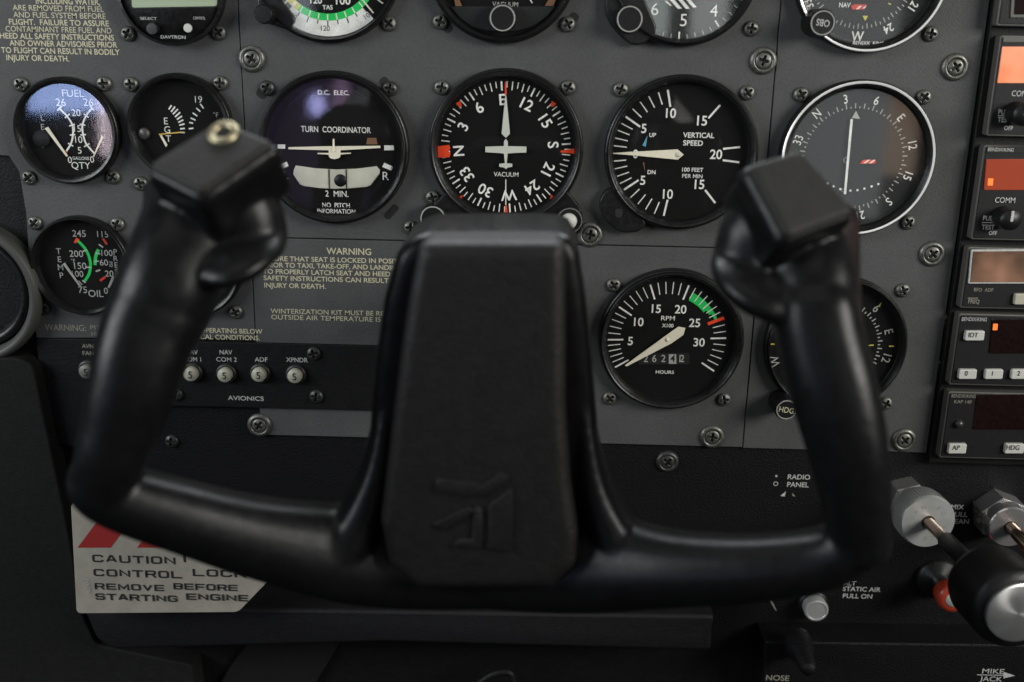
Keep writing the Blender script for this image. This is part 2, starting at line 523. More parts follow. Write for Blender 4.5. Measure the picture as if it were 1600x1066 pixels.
class Marks(B):
    """printing given in photo pixels (optionally read off an enlarged view) on the plane h metres in front of the panel, relative to org"""
    def __init__(s, org, h, zoom=(0, 0, 1)):
        super().__init__()
        s.org, s.h, s.z = org, h, zoom
        s.k = 0
    def up(s):
        s.k += 1
        return s.h + 0.000005 * s.k
    def P(s, x, y, h=None):
        p = hit(s.z[0] + x / s.z[2], s.z[1] + y / s.z[2], s.h if h is None else h)
        return (p.x - s.org[0], p.z - s.org[2])
    def S(s, x, y):
        return sc(s.z[0] + x / s.z[2], s.z[1] + y / s.z[2], s.h) / s.z[2]
    def line(s, x0, y0, x1, y1, w, m='print_white'):
        a, b_ = Vector(s.P(x0, y0)), Vector(s.P(x1, y1))
        n = (b_ - a).normalized()
        n = Vector((-n.y, n.x)) * w * s.S(x0, y0) / 2
        s.poly([tuple(a + n), tuple(a - n), tuple(b_ - n), tuple(b_ + n)], s.up(), m)
    def shape(s, pts, m='print_white'):
        s.poly([s.P(*p) for p in pts], s.up(), m)
    def path(s, pts, w, m='print_white', n=14):
        """smooth stroke through three or more points"""
        P = [Vector(s.P(*p)) for p in pts]
        C = curve(P, n)
        hw = w * s.S(*pts[0]) / 2
        hh = s.up()
        L, Q = [], []
        for i, c in enumerate(C):
            t = (C[min(i + 1, len(C) - 1)] - C[max(i - 1, 0)]).normalized()
            nn = Vector((-t.y, t.x)) * hw
            L.append(s.v(c.x + nn.x, hh, c.y + nn.y))
            Q.append(s.v(c.x - nn.x, hh, c.y - nn.y))
        for i in range(len(C) - 1):
            s.face([L[i], L[i + 1], Q[i + 1], Q[i]], m)
    def text(s, t, x, y, cap, m='print_white', rot=0, bold=0.012, align='C', xs=1.0):
        p = s.P(x, y)
        put_text(s, t, p[0], p[1], cap * s.S(x, y), s.up(), m, rot, xs, bold, align)
    def fit(s, t, x0, x1, y, cap, m='print_white', bold=0.012):
        a, b_ = s.P(x0, y), s.P(x1, y)
        put_text(s, t, (a[0] + b_[0]) / 2, (a[1] + b_[1]) / 2, cap * s.S(x0, y), s.up(), m, 0, 1, bold, 'C', b_[0] - a[0])
    def circ(s, x, y, r, m='print_white', w=None):
        p, k = s.P(x, y), s.S(x, y)
        if w: s.ring((r - w / 2) * k, (r + w / 2) * k, s.up(), m, p[0], p[1], 40)
        else: s.disc(r * k, s.up(), m, p[0], p[1], 32)

def curve(P, n=10):
    """Catmull-Rom through points (any dimension)"""
    out = []
    for i in range(len(P) - 1):
        p0, p1, p2, p3 = P[max(i - 1, 0)], P[i], P[i + 1], P[min(i + 2, len(P) - 1)]
        for k in range(n):
            t = k / n
            out.append(0.5 * ((2 * p1) + (p2 - p0) * t + (2 * p0 - 5 * p1 + 4 * p2 - p3) * t * t + (3 * p1 - p0 - 3 * p2 + p3) * t ** 3))
    out.append(P[-1])
    return out

# ------------------------------------------------------------------ screws (one mesh of each kind, copied)
def screw_mesh(name, r, m, washer=None, height=None):
    b = B()
    hgt = height or r * 0.55
    n = 25
    vv = {}
    base = 0.0
    if washer:
        rw = washer
        b.lathe([(rw, 0.0), (rw * 0.97, 0.0009), (rw * 0.86, 0.0017), (rw * 0.74, 0.0021), (rw * 0.66, 0.0019), (rw * 0.60, 0.0011), (rw * 0.60, 0.0003)], m, 40)
        base = 0.0010
        hgt = 0.0011
    for i in range(n + 1):
        for j in range(n + 1):
            u, w = -1 + 2 * i / n, -1 + 2 * j / n
            # square to disc
            x, z = u * math.sqrt(1 - w * w / 2), w * math.sqrt(1 - u * u / 2)
            q = min(1, math.hypot(x, z))
            hh = base + hgt * math.sqrt(max(0, 1 - 0.97 * q ** 2.6)) + 0.0002
            cross = (abs(x) < 0.17 and abs(z) < 0.62) or (abs(z) < 0.17 and abs(x) < 0.62)
            if cross: hh -= r * 0.42 * (1 - 0.5 * q)
            vv[i, j] = (b.v(x * r, hh, z * r), cross)
    for i in range(n):
        for j in range(n):
            q = [vv[i, j], vv[i + 1, j], vv[i + 1, j + 1], vv[i, j + 1]]
            b.face([a[0] for a in q], 'recess_black' if all(a[1] for a in q) else m, not any(a[1] for a in q))
    o = b.build(name)
    me = o.data
    bpy.data.objects.remove(o)
    return me
SCREW = {
    'small': screw_mesh('screw', 0.0041, 'screw_steel'),
    'dark': screw_mesh('screw', 0.0041, 'screw_dark'),
    'big': screw_mesh('screw', 0.0042, 'screw_steel', washer=0.0073),
    'bigdark': screw_mesh('screw', 0.0042, 'screw_dark', washer=0.0068),
}
def screw(px, py, parent, kind='small', h=0.0, tilt=None):
    o = bpy.data.objects.new('screw', SCREW[kind])
    COL.objects.link(o)
    o.parent = parent
    p = hit(px, py, h + 0.001) - parent.location
    o.location = (p.x, -h - parent.location.y, p.z)
    o.rotation_euler = (0, random.uniform(0, 1.57) if tilt is None else tilt, 0)
    return o
def slot(px, py, parent, w, l, rot, h=0.0):
    """elongated mounting hole: its dark depth painted as a flat black capsule"""
    b = B()
    k = sc(px, py, h)
    b.prism(rect(0, 0, w * k, l * k, w * k * 0.5, rot), 0, 0.0002, 'recess_black')
    o = b.build('mounting_slot', parent)
    p = hit(px, py, h) - parent.location
    o.location = (p.x, -h - parent.location.y, p.z)
    return o

# ================================================================== instrument panel
def V3(px, py, o=0.0):
    return hit(px, py, o)
panel = thing('instrument_panel', 'speckled grey aircraft instrument panel carrying the round gauges and cream warning text', 'instrument panel', (0, 0, 0))
def board(pts, name, m='panel_grey', h0=-0.002, h1=0.0, parent=panel, bev=0.0004, rr=0.0):
    b = B()
    P = [hit(x, y, h1) for x, y in pts]
    P = [(p.x - parent.location.x, p.z - parent.location.z) for p in P]
    if rr: P = rounded(P, rr)
    b.prism(P, h0, h1, m, bev)
    o = b.build(name, parent)
    return o
xm = hit(1207, 160).x
g = 0.0003
def wboard(x0, x1, z0, z1, name, cut=None):
    b = B()
    b.prism([(x0, z0), (x1, z0), (x1, z1), (x0, z1)], -0.002, 0.0, 'panel_grey', 0.0004)
    return b.build(name, panel)
xl = hit(377.5, 100).x
bq = B()
lp = [hit(*q) for q in [(376, 528), (57, 528), (50, 480), (41, 335), (30, 268), (14, 244), (-70, 236), (-70, -140)]]
lp = [(p.x, p.z) for p in lp]
lp[0] = (xl - 0.0005, lp[0][1])
bq.prism([(xl - 0.0005, hit(376, -140).z)] + lp, -0.002, 0.0, 'panel_grey', 0.0003)
bq.build('left_board', panel)
zt = hit(800, -140).z
zs = hit(790, 380).z
wboard(xl, xm - g, zs + g, zt, 'centre_board')
xr = hit(1491, 397).x
zb = hit(1110, 699).z
wboard(xm + g, xr, zb, zt, 'right_board')
wboard(xl, xm - g, zb + 0.0005, zs - g, 'lower_board')
bb = B()
a0, a1 = hit(-400, -200), hit(2000, 1250)
bb.prism([(a0.x, -0.30), (a1.x, -0.30), (a1.x, a0.z), (a0.x, a0.z)], -0.012, -0.0045, 'black_paint')
lowback = tag(bb.build('black_backing_panel'), kind='structure')

# big screws with cup washers
for x, y, k in [(393, 92, 'big'), (1193, 95, 'big'), (1493, 105, 'big'), (922, 367, 'big'), (1457, 397, 'big'), (405, 665, 'big'), (1113, 683, 'big'), (1413, 688, 'big'), (642, 356, 'small')]:
    screw(x, y, panel, k)
slot(612, 331, panel, 11, 27, 42)

# cream placards printed on the grey boards
mk = Marks(Vector((0, 0, 0)), 0.00012)
for s, x0, x1, y in [('INCLUDING WATER,', 56, 156, 2.5), ('ARE REMOVED FROM FUEL', 20, 162, 13.2), ('AND FUEL SYSTEM BEFORE', 21, 165, 24.3), ('FLIGHT.  FAILURE TO ASSURE', 14, 170, 35.5),
                     ('CONTAMINANT FREE FUEL AND', 9, 174, 46.5), ('HEED ALL SAFETY INSTRUCTIONS', 0, 178, 57.5), ('AND OWNER ADVISORIES PRIOR', 15, 183, 68.7), ('TO FLIGHT CAN RESULT IN BODILY', 2, 187, 80), ('INJURY OR DEATH.', 10, 108, 91)]:
    mk.fit(s, x0, x1, y, 8.2, 'print_cream', 0.022)
mk.build('fuel_warning_placard', panel)
mk = Marks(Vector((0, 0, 0)), 0.00012)
mk.fit('WARNING', 510, 580, 393, 10, 'print_cream', 0.022)
for s, x0, x1, y in [('ENSURE THAT SEAT IS LOCKED IN POSITION', 409, 643, 406.3), ('PRIOR TO TAXI, TAKE-OFF, AND LANDING.', 412, 630, 416.3), ('TO PROPERLY LATCH SEAT AND HEED ALL', 411, 632, 426.5),
                     ('SAFETY INSTRUCTIONS CAN RESULT IN', 412, 622, 436.6), ('INJURY OR DEATH.', 413, 509, 446.7)]:
    mk.fit(s, x0, x1, y, 7.4, 'print_cream', 0.014)
mk.build('seat_warning_placard', panel)
mk = Marks(Vector((0, 0, 0)), 0.00012)
for s, x0, x1, y in [('WINTERIZATION KIT MUST BE REMOVED', 423, 640, 488.5), ('OUTSIDE AIR TEMPERATURE IS ABOVE', 424, 638, 498)]:
    mk.fit(s, x0, x1, y, 7.4, 'print_cream', 0.014)
mk.build('winterization_placard', panel)
mk = Marks(Vector((0, 0, 0)), 0.00012)
for s, x0, x1, y in [('OPERATING BELOW', 313, 410, 517.2), ('LOGICAL CONDITIONS.', 288, 406, 527)]:
    mk.fit(s, x0, x1, y, 7.4, 'print_cream', 0.014)
mk.build('operating_placard', panel)
mk = Marks(Vector((0, 0, 0)), 0.00012)
mk.fit('WARNING:', 70, 134, 512, 9.5, 'print_faint', 0.01)
mk.fit('PITOT', 141, 176, 512, 7, 'print_faint', 0.0)
mk.fit('HEAT', 143, 164, 522, 6.5, 'print_faint', 0.0)
mk.build('pitot_placard', panel)

# ================================================================== black lower panel, its lettering and trim
def P2(px, py, o):
    p = hit(px, py, o)
    return (p.x, p.z)
lower = thing('lower_switch_panel', 'black crackle painted lower panel under the grey board with small white lettering', 'lower panel', (0, 0, 0))
b = B()
b.prism([P2(-60, 512, -0.0025), P2(1800, 512, -0.0025), P2(1800, 1012, -0.0025), P2(-60, 1012, -0.0025)], -0.0044, -0.0022, 'black_crackle')
b.build('sheet', lower)
screw(1043, 722, lower, 'bigdark', -0.0022)
for x, y in [(268, 690), (1480, 501), (1470, 573)]:
    screw(x, y, lower, 'dark', -0.0022)
mk = Marks(Vector((0, 0, 0)), -0.00205)
mk.text('RADIO', 1231, 745, 8, 'print_dim', align='L', xs=1.0)
mk.text('PANEL', 1230, 757, 8, 'print_dim', align='L')
mk.circ(1213, 744, 1.8, 'print_dim')
mk.circ(1212, 756, 3.2, 'print_dim', 1.2)
mk.shape([(1219, 775), (1228, 768), (1226, 776)], 'print_dim')
mk.shape([(1238, 770), (1243, 776), (1238, 775)], 'print_faint')
mk.build('radio_panel_lettering', lower)
mk = Marks(Vector((0, 0, 0)), -0.00205)
mk.shape([(1203, 939), (1206, 938), (1214, 955), (1211, 953)], 'print_faint')
mk.build('scratch', lower)
mk = Marks(Vector((0, 0, 0)), -0.00205)
for s, x, y in [('MIX', 1486, 792), ('PULL', 1486, 803.5), ('LEAN', 1486, 814.5)]:
    mk.text(s, x, y, 8, 'print_dim', align='L', xs=1.04)
mk.build('mixture_lettering', lower)
mk = Marks(Vector((0, 0, 0)), -0.00205)
for s, x, y in [('ALT', 1317, 911), ('STATIC AIR', 1317, 920), ('PULL ON', 1317, 931)]:
    mk.text(s, x, y, 7.6, 'print_dim', align='L', xs=1.05)
mk.build('static_air_lettering', lower)

# ------------------------------------------------------------------ black avionics breaker strip
o0 = 0.0022
av = thing('avionics_switch_panel', 'black avionics strip with a row of round white numbered breaker buttons', 'breaker panel', (0, 0, 0))
b = B()
b.prism(rounded([P2(56, 529, o0), P2(240, 532.5, o0), P2(640, 542, o0), P2(640, 643, o0), P2(250, 634, o0), P2(215, 690, o0), P2(120, 700, o0), P2(75, 690, o0)], 0.002), 0.0002, o0, 'black_paint', 0.0004)
b.build('faceplate', av)
mk = Marks(Vector((0, 0, 0)), o0 + 0.0001)
for s, x0, x1, y in [('NAV', 290, 309, 550.5), ('COM 1', 287, 314, 561.5), ('NAV', 343, 363, 550.5), ('COM 2', 338, 370, 561.8), ('ADF', 398, 418, 562), ('XPNDR', 447, 481, 562.5), ('AVIONICS', 356, 412, 622.5)]:
    mk.fit(s, x0, x1, y, 7, 'print_dim', 0.008)
    if s not in ('NAV',):
        mk.build('breaker_lettering', av)
        mk = Marks(Vector((0, 0, 0)), o0 + 0.0001)
mk.fit('AVN', 128, 146, 541, 6.5, 'print_faint', 0.008)
mk.fit('FAN', 129, 147, 552, 6.5, 'print_faint', 0.008)
mk.build('breaker_lettering', av)
def breaker(px, py, num, r=11.5, face='key_cream'):
    k = sc(px, py)
    p = hit(px, py, o0 + 0.003)
    b = B()
    b.lathe([(r * 1.38 * k, 0), (r * 1.38 * k, 0.0012), (r * 1.2 * k, 0.0022), (r * 1.05 * k, 0.0022), (r * 1.02 * k, 0.0006)], 'screw_dark', 36)
    c = b.build('circuit_breaker', av, (p.x, -o0, p.z))
    b = B()
    b.lathe([(r * 0.98 * k, 0.0004), (r * 0.98 * k, 0.0044), (r * 0.9 * k, 0.0050), (0.0, 0.0051)], face, 36)
    put_text(b, num, 0, 0, r * 0.95 * k, 0.0053, 'print_black', 0, 0.9, 0.03)
    b.build('button', c)
for x, y, n in [(136, 580, '5'), (299, 584, '5'), (352, 585.5, '5'), (405, 585, '5'), (461, 587, '5')]:
    breaker(x, y, n, face='key_shaded' if x < 200 else 'key_cream')
for x, y in [(490, 553), (494, 620), (275, 617)]:
    screw(x, y, av, 'dark', o0)

# ================================================================== gauges
def gauge(name, label, cat, cx, cy, rpx, rdial=0.87, bez='bezel_black', face='dial_black', kind='plain', group='round gauges set in the grey panel', hd=0.0008, hb=0.0075):
    """an Empty on the panel face with bezel, dial and glass"""
    p = hit(cx, cy, 0.004)
    t = thing(name, label, cat, (p.x, 0, p.z), group)
    k = sc(cx, cy, 0.004)
    r = rpx * k
    t['r'] = r
    b = B()
    if kind == 'chrome':
        b.lathe([(r * 1.0, 0.0), (r * 1.0, hb - 0.0006), (r * 0.985, hb)], bez, 96)
        b.lathe([(r * 0.985, hb), (r * 0.975, hb + 0.0003), (r * 0.955, hb)], 'ring_bright', 96)
        b.lathe([(r * 0.955, hb), (r * 0.93, hb - 0.001), (r * 0.90, 0.0012), (r * 0.86, hd)], bez, 96)
    else:
        b.lathe([(r, 0.0), (r, hb * 0.55), (r * 0.992, hb * 0.68), (r * 0.975, hb * 0.74), (r * 0.965, hb * 0.72), (r * 0.962, hb * 0.95), (r * 0.95, hb), (r * (rdial + 0.045), hb * 0.93), (r * (rdial + 0.015), hb * 0.55), (r * rdial, 0.0012), (r * rdial * 0.99, hd)], bez, 96)
    b.build('bezel', t, sharp=50)
    b = B()
    b.disc(r * rdial, hd, face, seg=96)
    b.build('dial', t)
    b = B()
    rg = r * (rdial + 0.012)
    b.lathe([(0, hb * 0.40), (rg, hb * 0.40), (rg, hb * 0.40 + 0.0012), (0, hb * 0.40 + 0.0012)], 'gauge_glass', 64, smooth=False)
    gl = b.build('glass', t)
    return t
def marks(t, h=0.0010, zoom=(0, 0, 1)):
    return Marks(t.location, h, zoom)
def needle(t, pts, zoom, m='needle_cream', h=0.0018, th=0.0005, name='needle', hub=None):
    b = B()
    mk = Marks(t.location, h, zoom)
    b.prism([mk.P(*p) for p in pts], h, h + th, m)
    if hub:
        p = mk.P(hub[0], hub[1])
        k = mk.S(hub[0], hub[1])
        b.lathe([(hub[2] * k, h), (hub[2] * k, h + th + 0.0002), (0, h + th + 0.0003)], hub[3], 24, p[0], p[1])
    return b.build(name, t)
def knob(parent, px, py, rpx, h0, h1, ring=None, face='knob_black', side='knob_black', name='knob', offset=True, ridges=0):
    """round knob standing off the panel, its front face seen at (px,py)"""
    p = hit(px, py, h1)
    k = sc(px, py, h1)
    r = rpx * k
    b = B()
    b.lathe([(r * 1.12, h0), (r * 1.10, h1 - 0.002), (r * 1.03, h1 - 0.0006)], side, 48)
    if ring:
        b.lathe([(r * 1.03, h1 - 0.0006), (r * 1.0, h1), (r * 0.93, h1), (r * 0.91, h1 - 0.0005)], ring, 48)
        b.lathe([(r * 0.91, h1 - 0.0005), (0, h1 - 0.0005)], face, 48)
    else:
        b.lathe([(r * 1.03, h1 - 0.0006), (r * 0.97, h1), (0, h1 + 0.0002)], face, 48)
    if ridges:
        for i in range(ridges):
            a = 2 * math.pi * i / ridges
            c_, s_ = math.cos(a), math.sin(a)
            q = [(r * 1.10, -0.0005), (r * 1.17, -0.0003), (r * 1.17, 0.0003), (r * 1.10, 0.0005)]
            b.prism([(u * c_ - w * s_, u * s_ + w * c_) for u, w in q], h0, h1 - 0.0015, side)
    L = parent.location
    return b.build(name, parent, (p.x - L.x, 0, p.z - L.z), sharp=45)
def tab(t, pts, h=0.0055, m='bezel_black', name='knob_bracket', rr=0.004):
    b = B()
    mk = Marks(t.location, h)
    b.prism(rounded([mk.P(*p) for p in pts], rr), 0.0, h, m, 0.001)
    return b.build(name, t)

# ---- fuel gauge
Z1 = (0, 0, 3.5525)
t = gauge('fuel_gauge', 'fuel quantity gauge with two white arcs, bright sky mirrored in its glass', 'fuel gauge', 104, 205, 82, 0.86)
m = marks(t, zoom=Z1)
m.text('FUEL', 405, 518, 38, bold=-0.005, xs=1.05)
m.text('26', 337, 568, 40, bold=-0.01); m.text('26', 490, 568, 40, bold=-0.01)
m.text('20', 422, 626, 36, bold=-0.005); m.text('15', 430, 714, 36, bold=-0.005); m.text('10', 437, 775, 36, bold=-0.005); m.text('5', 442, 835, 36, bold=-0.005)
m.text('0', 388, 888, 34, bold=-0.005); m.text('0', 511, 886, 34, bold=-0.005); m.fit('GALLONS', 403, 494, 879, 17, bold=0.0)
m.text('QTY', 449, 919, 36, bold=-0.005)
for i, ch in enumerate('LEFT'): m.text(ch, 237, 655 + i * 50, 32, 'print_dim', bold=-0.005)
for i, ch in enumerate('RIGHT'): m.text(ch, 572, 630 + i * 43, 28, 'print_dim', bold=-0.005)
m.path([(327, 600), (372, 645), (402, 695), (405, 748), (393, 800), (358, 855)], 10)
m.path([(512, 600), (480, 640), (458, 695), (462, 748), (480, 800), (527, 855)], 10)
for a, bq in [((318, 615), (345, 588)), ((360, 655), (388, 632)), ((385, 700), (415, 690)), ((388, 750), (418, 748)), ((378, 795), (407, 812)), ((498, 585), (522, 612)), ((465, 632), (492, 652)), ((443, 690), (474, 696)), ((447, 750), (478, 747)), ((468, 815), (498, 797))]:
    m.line(*a, *bq, 7)
m.line(365, 838, 372, 868, 10, 'paint_orange')
m.build('markings', t)
needle(t, [(250, 712), (268, 705), (378, 866), (370, 870)], Z1)
needle(t, [(566, 752), (574, 765), (522, 872), (518, 868)], Z1)
b = B(); k = sc(104, 205)
b.lathe([(0.0045, 0.0009), (0.0045, 0.0022), (0, 0.0026)], 'dial_grey', 24, *marks(t, zoom=Z1).P(232, 770))
b.build('pivot_cover', t)
for x, y in [(32, 132), (162, 131), (45, 278), (176, 277)]: screw(x, y, t)

# ---- exhaust temperature gauge
t = gauge('exhaust_temperature_gauge', 'exhaust temperature gauge half hidden behind the left yoke grip with thin yellow needle', 'EGT gauge', 281, 199, 82, 0.86)
m = marks(t, zoom=Z1)
m.text('E', 921, 672, 36, bold=-0.005); m.text('G', 928, 720, 36, bold=-0.005); m.text('T', 935, 770, 36, bold=-0.005)
m.text('19', 1102, 552, 36, bold=-0.01)
for l in [(937, 608, 952, 585), (950, 622, 972, 592), (960, 635, 988, 606), (972, 650, 1000, 624), (982, 664, 1010, 645), (990, 680, 1018, 666), (996, 696, 1024, 688), (1000, 716, 1026, 713), (1000, 735, 1026, 737)]:
    m.line(*l, 8)
for l in [(1112, 577, 1130, 603), (1090, 600, 1112, 620), (1070, 627, 1095, 645), (1058, 655, 1086, 668), (1050, 680, 1072, 685), (1048, 715, 1074, 712)]:
    m.line(*l, 7)
m.text('°F', 1198, 638, 26, 'print_dim', bold=-0.005)
m.build('markings', t)
needle(t, [(884, 743), (884, 749), (1012, 737), (1012, 731)], Z1, 'needle_yellow')
needle(t, [(888, 752), (898, 750), (930, 805), (922, 816)], Z1)
b = B()
b.lathe([(0.0032, 0.0009), (0.0032, 0.0026), (0.0026, 0.0032), (0, 0.0033)], 'screw_steel', 24, *marks(t, zoom=Z1).P(803, 741))
b.build('adjusting_screw', t)
for x, y in [(204, 132), (344, 130), (219, 287)]: screw(x, y, t)

# ---- turn coordinator
Z = (390, 100, 4.1)
t = gauge('turn_coordinator', 'turn coordinator with white miniature aeroplane above a pale curved slip tube', 'turn coordinator', 521, 232.5, 118, 0.89)
m = marks(t, zoom=Z)
m.fit('D.C.  ELEC.', 438, 638, 184, 28, bold=0.01)
m.fit('TURN  COORDINATOR', 330, 776, 421, 36, bold=0.004)
m.text('L', 233, 711, 52, bold=-0.005); m.text('R', 872, 718, 52, bold=-0.005)
m.fit('2  MIN.', 485, 633, 832, 38, bold=0.0)
m.fit('NO  PITCH', 466, 642, 905, 28, bold=0.008); m.fit('INFORMATION', 434, 677, 944, 28, bold=0.008)
m.shape([(180, 516), (228, 516), (228, 543), (180, 543)]); m.shape([(862, 522), (928, 522), (928, 553), (862, 553)])
m.shape([(190, 645), (238, 627), (250, 654), (202, 676)]); m.shape([(862, 633), (918, 658), (908, 685), (850, 660)])
m.shape([(755, 474), (812, 474), (820, 515), (747, 515)], 'paint_brown')
m.ring(t['r'] * 0.79, t['r'] * 0.80, m.up(), 'bezel_black')
m.build('markings', t)
b = B(); mm = Marks(t.location, 0.0012, Z)
b.prism([mm.P(*q) for q in [(298, 650), (420, 668), (555, 676), (690, 670), (815, 655), (836, 680), (832, 705), (775, 778), (750, 788), (650, 797), (550, 801), (450, 796), (350, 783), (325, 772), (282, 708), (284, 678)]], 0.0010, 0.0024, 'tube_liquid', 0.0006)
tube = b.build('slip_tube', t)
b = B()
c = mm.P(584, 745); kk = mm.S(584, 745)
rr = 0.0016
prof = [(44 * kk * math.sin(a), 0.0018 + rr * math.cos(a)) for a in [R(90 - i * 15) for i in range(7)]]
b.lathe(prof, 'knob_black', 32, c[0], c[1])
b.build('slip_ball', tube)
b = B()
for x in (512, 622):
    b.prism([mm.P(*q) for q in [(x - 4, 674), (x + 3, 674), (x + 5, 800), (x - 1, 800)]], 0.0022, 0.0027, 'recess_black')
b.build('slip_wire', tube)
ZN = Z
needle(t, [(250, 533), (250, 546), (508, 553), (582, 553), (838, 538), (838, 524), (582, 527), (508, 527)], ZN, name='aeroplane_wing')
needle(t, [(507, 528), (583, 528), (582, 592), (572, 604), (545, 610), (518, 604), (508, 590)], ZN, h=0.0020, name='aeroplane_body')
needle(t, [(534, 480), (543, 480), (546, 560), (532, 560)], ZN, h=0.0026, name='aeroplane_fin')
needle(t, [(436, 570), (436, 577), (512, 581), (580, 580), (650, 575), (650, 569)], ZN, h=0.0019, name='aeroplane_tailplane')
slot(413, 140, t, 17, 30, 35); slot(604, 133, t, 14, 26, -35)
for x, y in [(417, 138), (609, 139)]: screw(x, y, t, 'dark', 0.0003)

# ---- directional gyro
Z = (650, 100, 3.948)
t = gauge('heading_indicator', 'heading indicator with orange marks and white aeroplane above the yoke hub', 'heading indicator', 790.5, 231.5, 121, 0.885)
tab(t, [(668, 330), (700, 296), (730, 330), (700, 356), (672, 350)]); tab(t, [(850, 330), (882, 292), (912, 330), (905, 362), (870, 360)])
m = marks(t, zoom=Z)
ctr = m.P(554, 518); U = m.S(554, 518)
hdg = 94.8
for i in range(72):
    d = i * 5
    a = R(d - hdg)
    big = d % 30 == 0
    mid = d % 10 == 0
    ro, ri = 400 * U, (345 if big else (348 if mid else 362)) * U
    ln = Vector((math.sin(a), math.cos(a)))
    n = Vector((ln.y, -ln.x)) * (10 if big else 6.5) * U / 2
    q = Vector(ctr)
    hh = m.up()
    m.poly([tuple(q + ln * ri + n), tuple(q + ln * ro + n), tuple(q + ln * ro - n), tuple(q + ln * ri - n)], hh, 'print_white')
for s, d in [('N', 0), ('3', 30), ('6', 60), ('E', 90), ('12', 120), ('15', 150), ('S', 180), ('21', 210), ('24', 240), ('W', 270), ('30', 300), ('33', 330)]:
    a = R(d - hdg)
    rr = 292 * U
    put_text(m, s, ctr[0] + rr * math.sin(a), ctr[1] + rr * math.cos(a), 64 * U, m.up(), 'print_white', d - hdg, 1.0, 0.022)
m.fit('VACUUM', 480, 632, 681, 27, bold=0.016)
m.line(554, 712, 554, 870, 6)
m.shape([(549, 110), (557, 110), (560, 190), (548, 190)], 'paint_orange')
m.shape([(546, 915), (566, 915), (560, 868), (554, 868)], 'paint_orange')
m.shape([(245, 243), (276, 226), (283, 266), (266, 264)], 'paint_orange'); m.shape([(838, 226), (866, 245), (846, 264), (828, 262)], 'paint_orange')
m.shape([(252, 826), (288, 806), (282, 834), (268, 844)], 'paint_orange'); m.shape([(832, 804), (860, 826), (846, 846), (826, 836)], 'paint_orange')
m.shape([(892, 534), (975, 522), (978, 554), (892, 546)], 'paint_orange')
m.build('markings', t)
b = B(); mm = Marks(t.location, 0.0016, Z)
b.prism([mm.P(*q) for q in [(133, 508), (205, 500), (212, 522), (200, 538), (213, 552), (206, 576), (136, 578)]], 0.0014, 0.0022, 'paint_orange', 0.0002)
b.build('heading_bug', t)
needle(t, [(551, 195), (557, 195), (580, 430), (555, 456), (528, 430)], Z, 'cream_face')
needle(t, [(428, 510), (542, 507), (543, 478), (554, 462), (566, 478), (567, 507), (681, 510), (681, 546), (620, 548), (566, 552), (560, 612), (594, 616), (594, 634), (566, 639), (555, 648), (544, 639), (514, 634), (514, 616), (549, 612), (542, 552), (490, 548), (428, 544)], Z, 'cream_face', h=0.0022, name='aeroplane_symbol')
knob(t, 890, 345, 19.5, 0.0, 0.010, 'chrome', 'knob_black', ridges=0)
b = B(); kp = hit(889, 346, 0.0105)
b.lathe([(0.0044, 0.0098), (0.0042, 0.0118), (0.003, 0.0128), (0, 0.0130)], 'key_white', 32, kp.x - t.location.x, kp.z - t.location.z)
b.build('knob_button', t)
knob(t, 676, 342, 19, 0.0, 0.009, 'ring_grey', 'knob_black')
for x, y in [(690, 137), (888, 137), (676, 309)]: screw(x, y, t)

# ---- vertical speed
Z = (920, 100, 3.948)
t = gauge('vertical_speed_indicator', 'vertical speed indicator with pale needle resting at zero and numbers to twenty', 'vertical speed gauge', 1064.5, 240, 120.5, 0.885)
tab(t, [(953, 290), (934, 316), (944, 345), (968, 364), (996, 364), (1012, 352), (985, 310)], rr=0.005)
slot(967, 333, t, 12, 14, 0, 0.0056)
m = marks(t, zoom=Z)
th = {0: 8, 10: 11, 15: 11, 20: 11}
for l in [(150, 552, 240, 552), (155, 505, 235, 514), (163, 457, 240, 475), (180, 410, 252, 438), (202, 367, 270, 403), (270, 277, 325, 330), (317, 234, 362, 298), (370, 200, 406, 270), (430, 176, 453, 250), (155, 600, 230, 593), (160, 648, 237, 630), (175, 693, 248, 668), (192, 738, 264, 702), (257, 825, 312, 772), (302, 865, 350, 806), (350, 897, 390, 832), (404, 925, 435, 852)]:
    m.line(*l, 7)
for l in [(227, 325, 317, 388), (487, 160, 503, 265), (810, 254, 738, 335), (828, 524, 933, 513), (826, 594, 928, 607), (717, 777, 780, 858), (217, 776, 307, 717), (462, 937, 486, 838)]:
    m.line(*l, 12)
for s, x, y, c in [('10', 507, 304, 56), ('15', 699, 350, 58), ('5', 340, 398, 54), ('20', 785, 558, 56), ('0', 288, 555, 50), ('15', 683, 743, 56), ('5', 333, 718, 54), ('10', 488, 803, 56)]:
    m.text(s, x, y, c, bold=0.014, xs=0.95)
m.text('UP', 373, 438, 24, align='L', bold=0.014); m.text('DN', 362, 667, 24, align='L', bold=0.014)
m.fit('VERTICAL', 582, 774, 440, 31, bold=0.016); m.fit('SPEED', 582, 704, 488, 31, bold=0.016)
m.fit('100 FEET', 576, 706, 653, 24, bold=0.012); m.fit('PER MIN', 576, 701, 692, 24, bold=0.012)
m.shape([(362, 440), (330, 503), (352, 510)], 'paint_blue'); m.shape([(342, 605), (332, 612), (347, 665)], 'paint_brown')
m.build('markings', t)
needle(t, [(150, 549), (245, 543), (548, 527), (585, 559), (548, 590), (245, 561), (150, 555)], Z, hub=(548, 559, 16, 'cream_face'))
for x, y in [(970, 140), (1168, 145)]: screw(x, y, t)

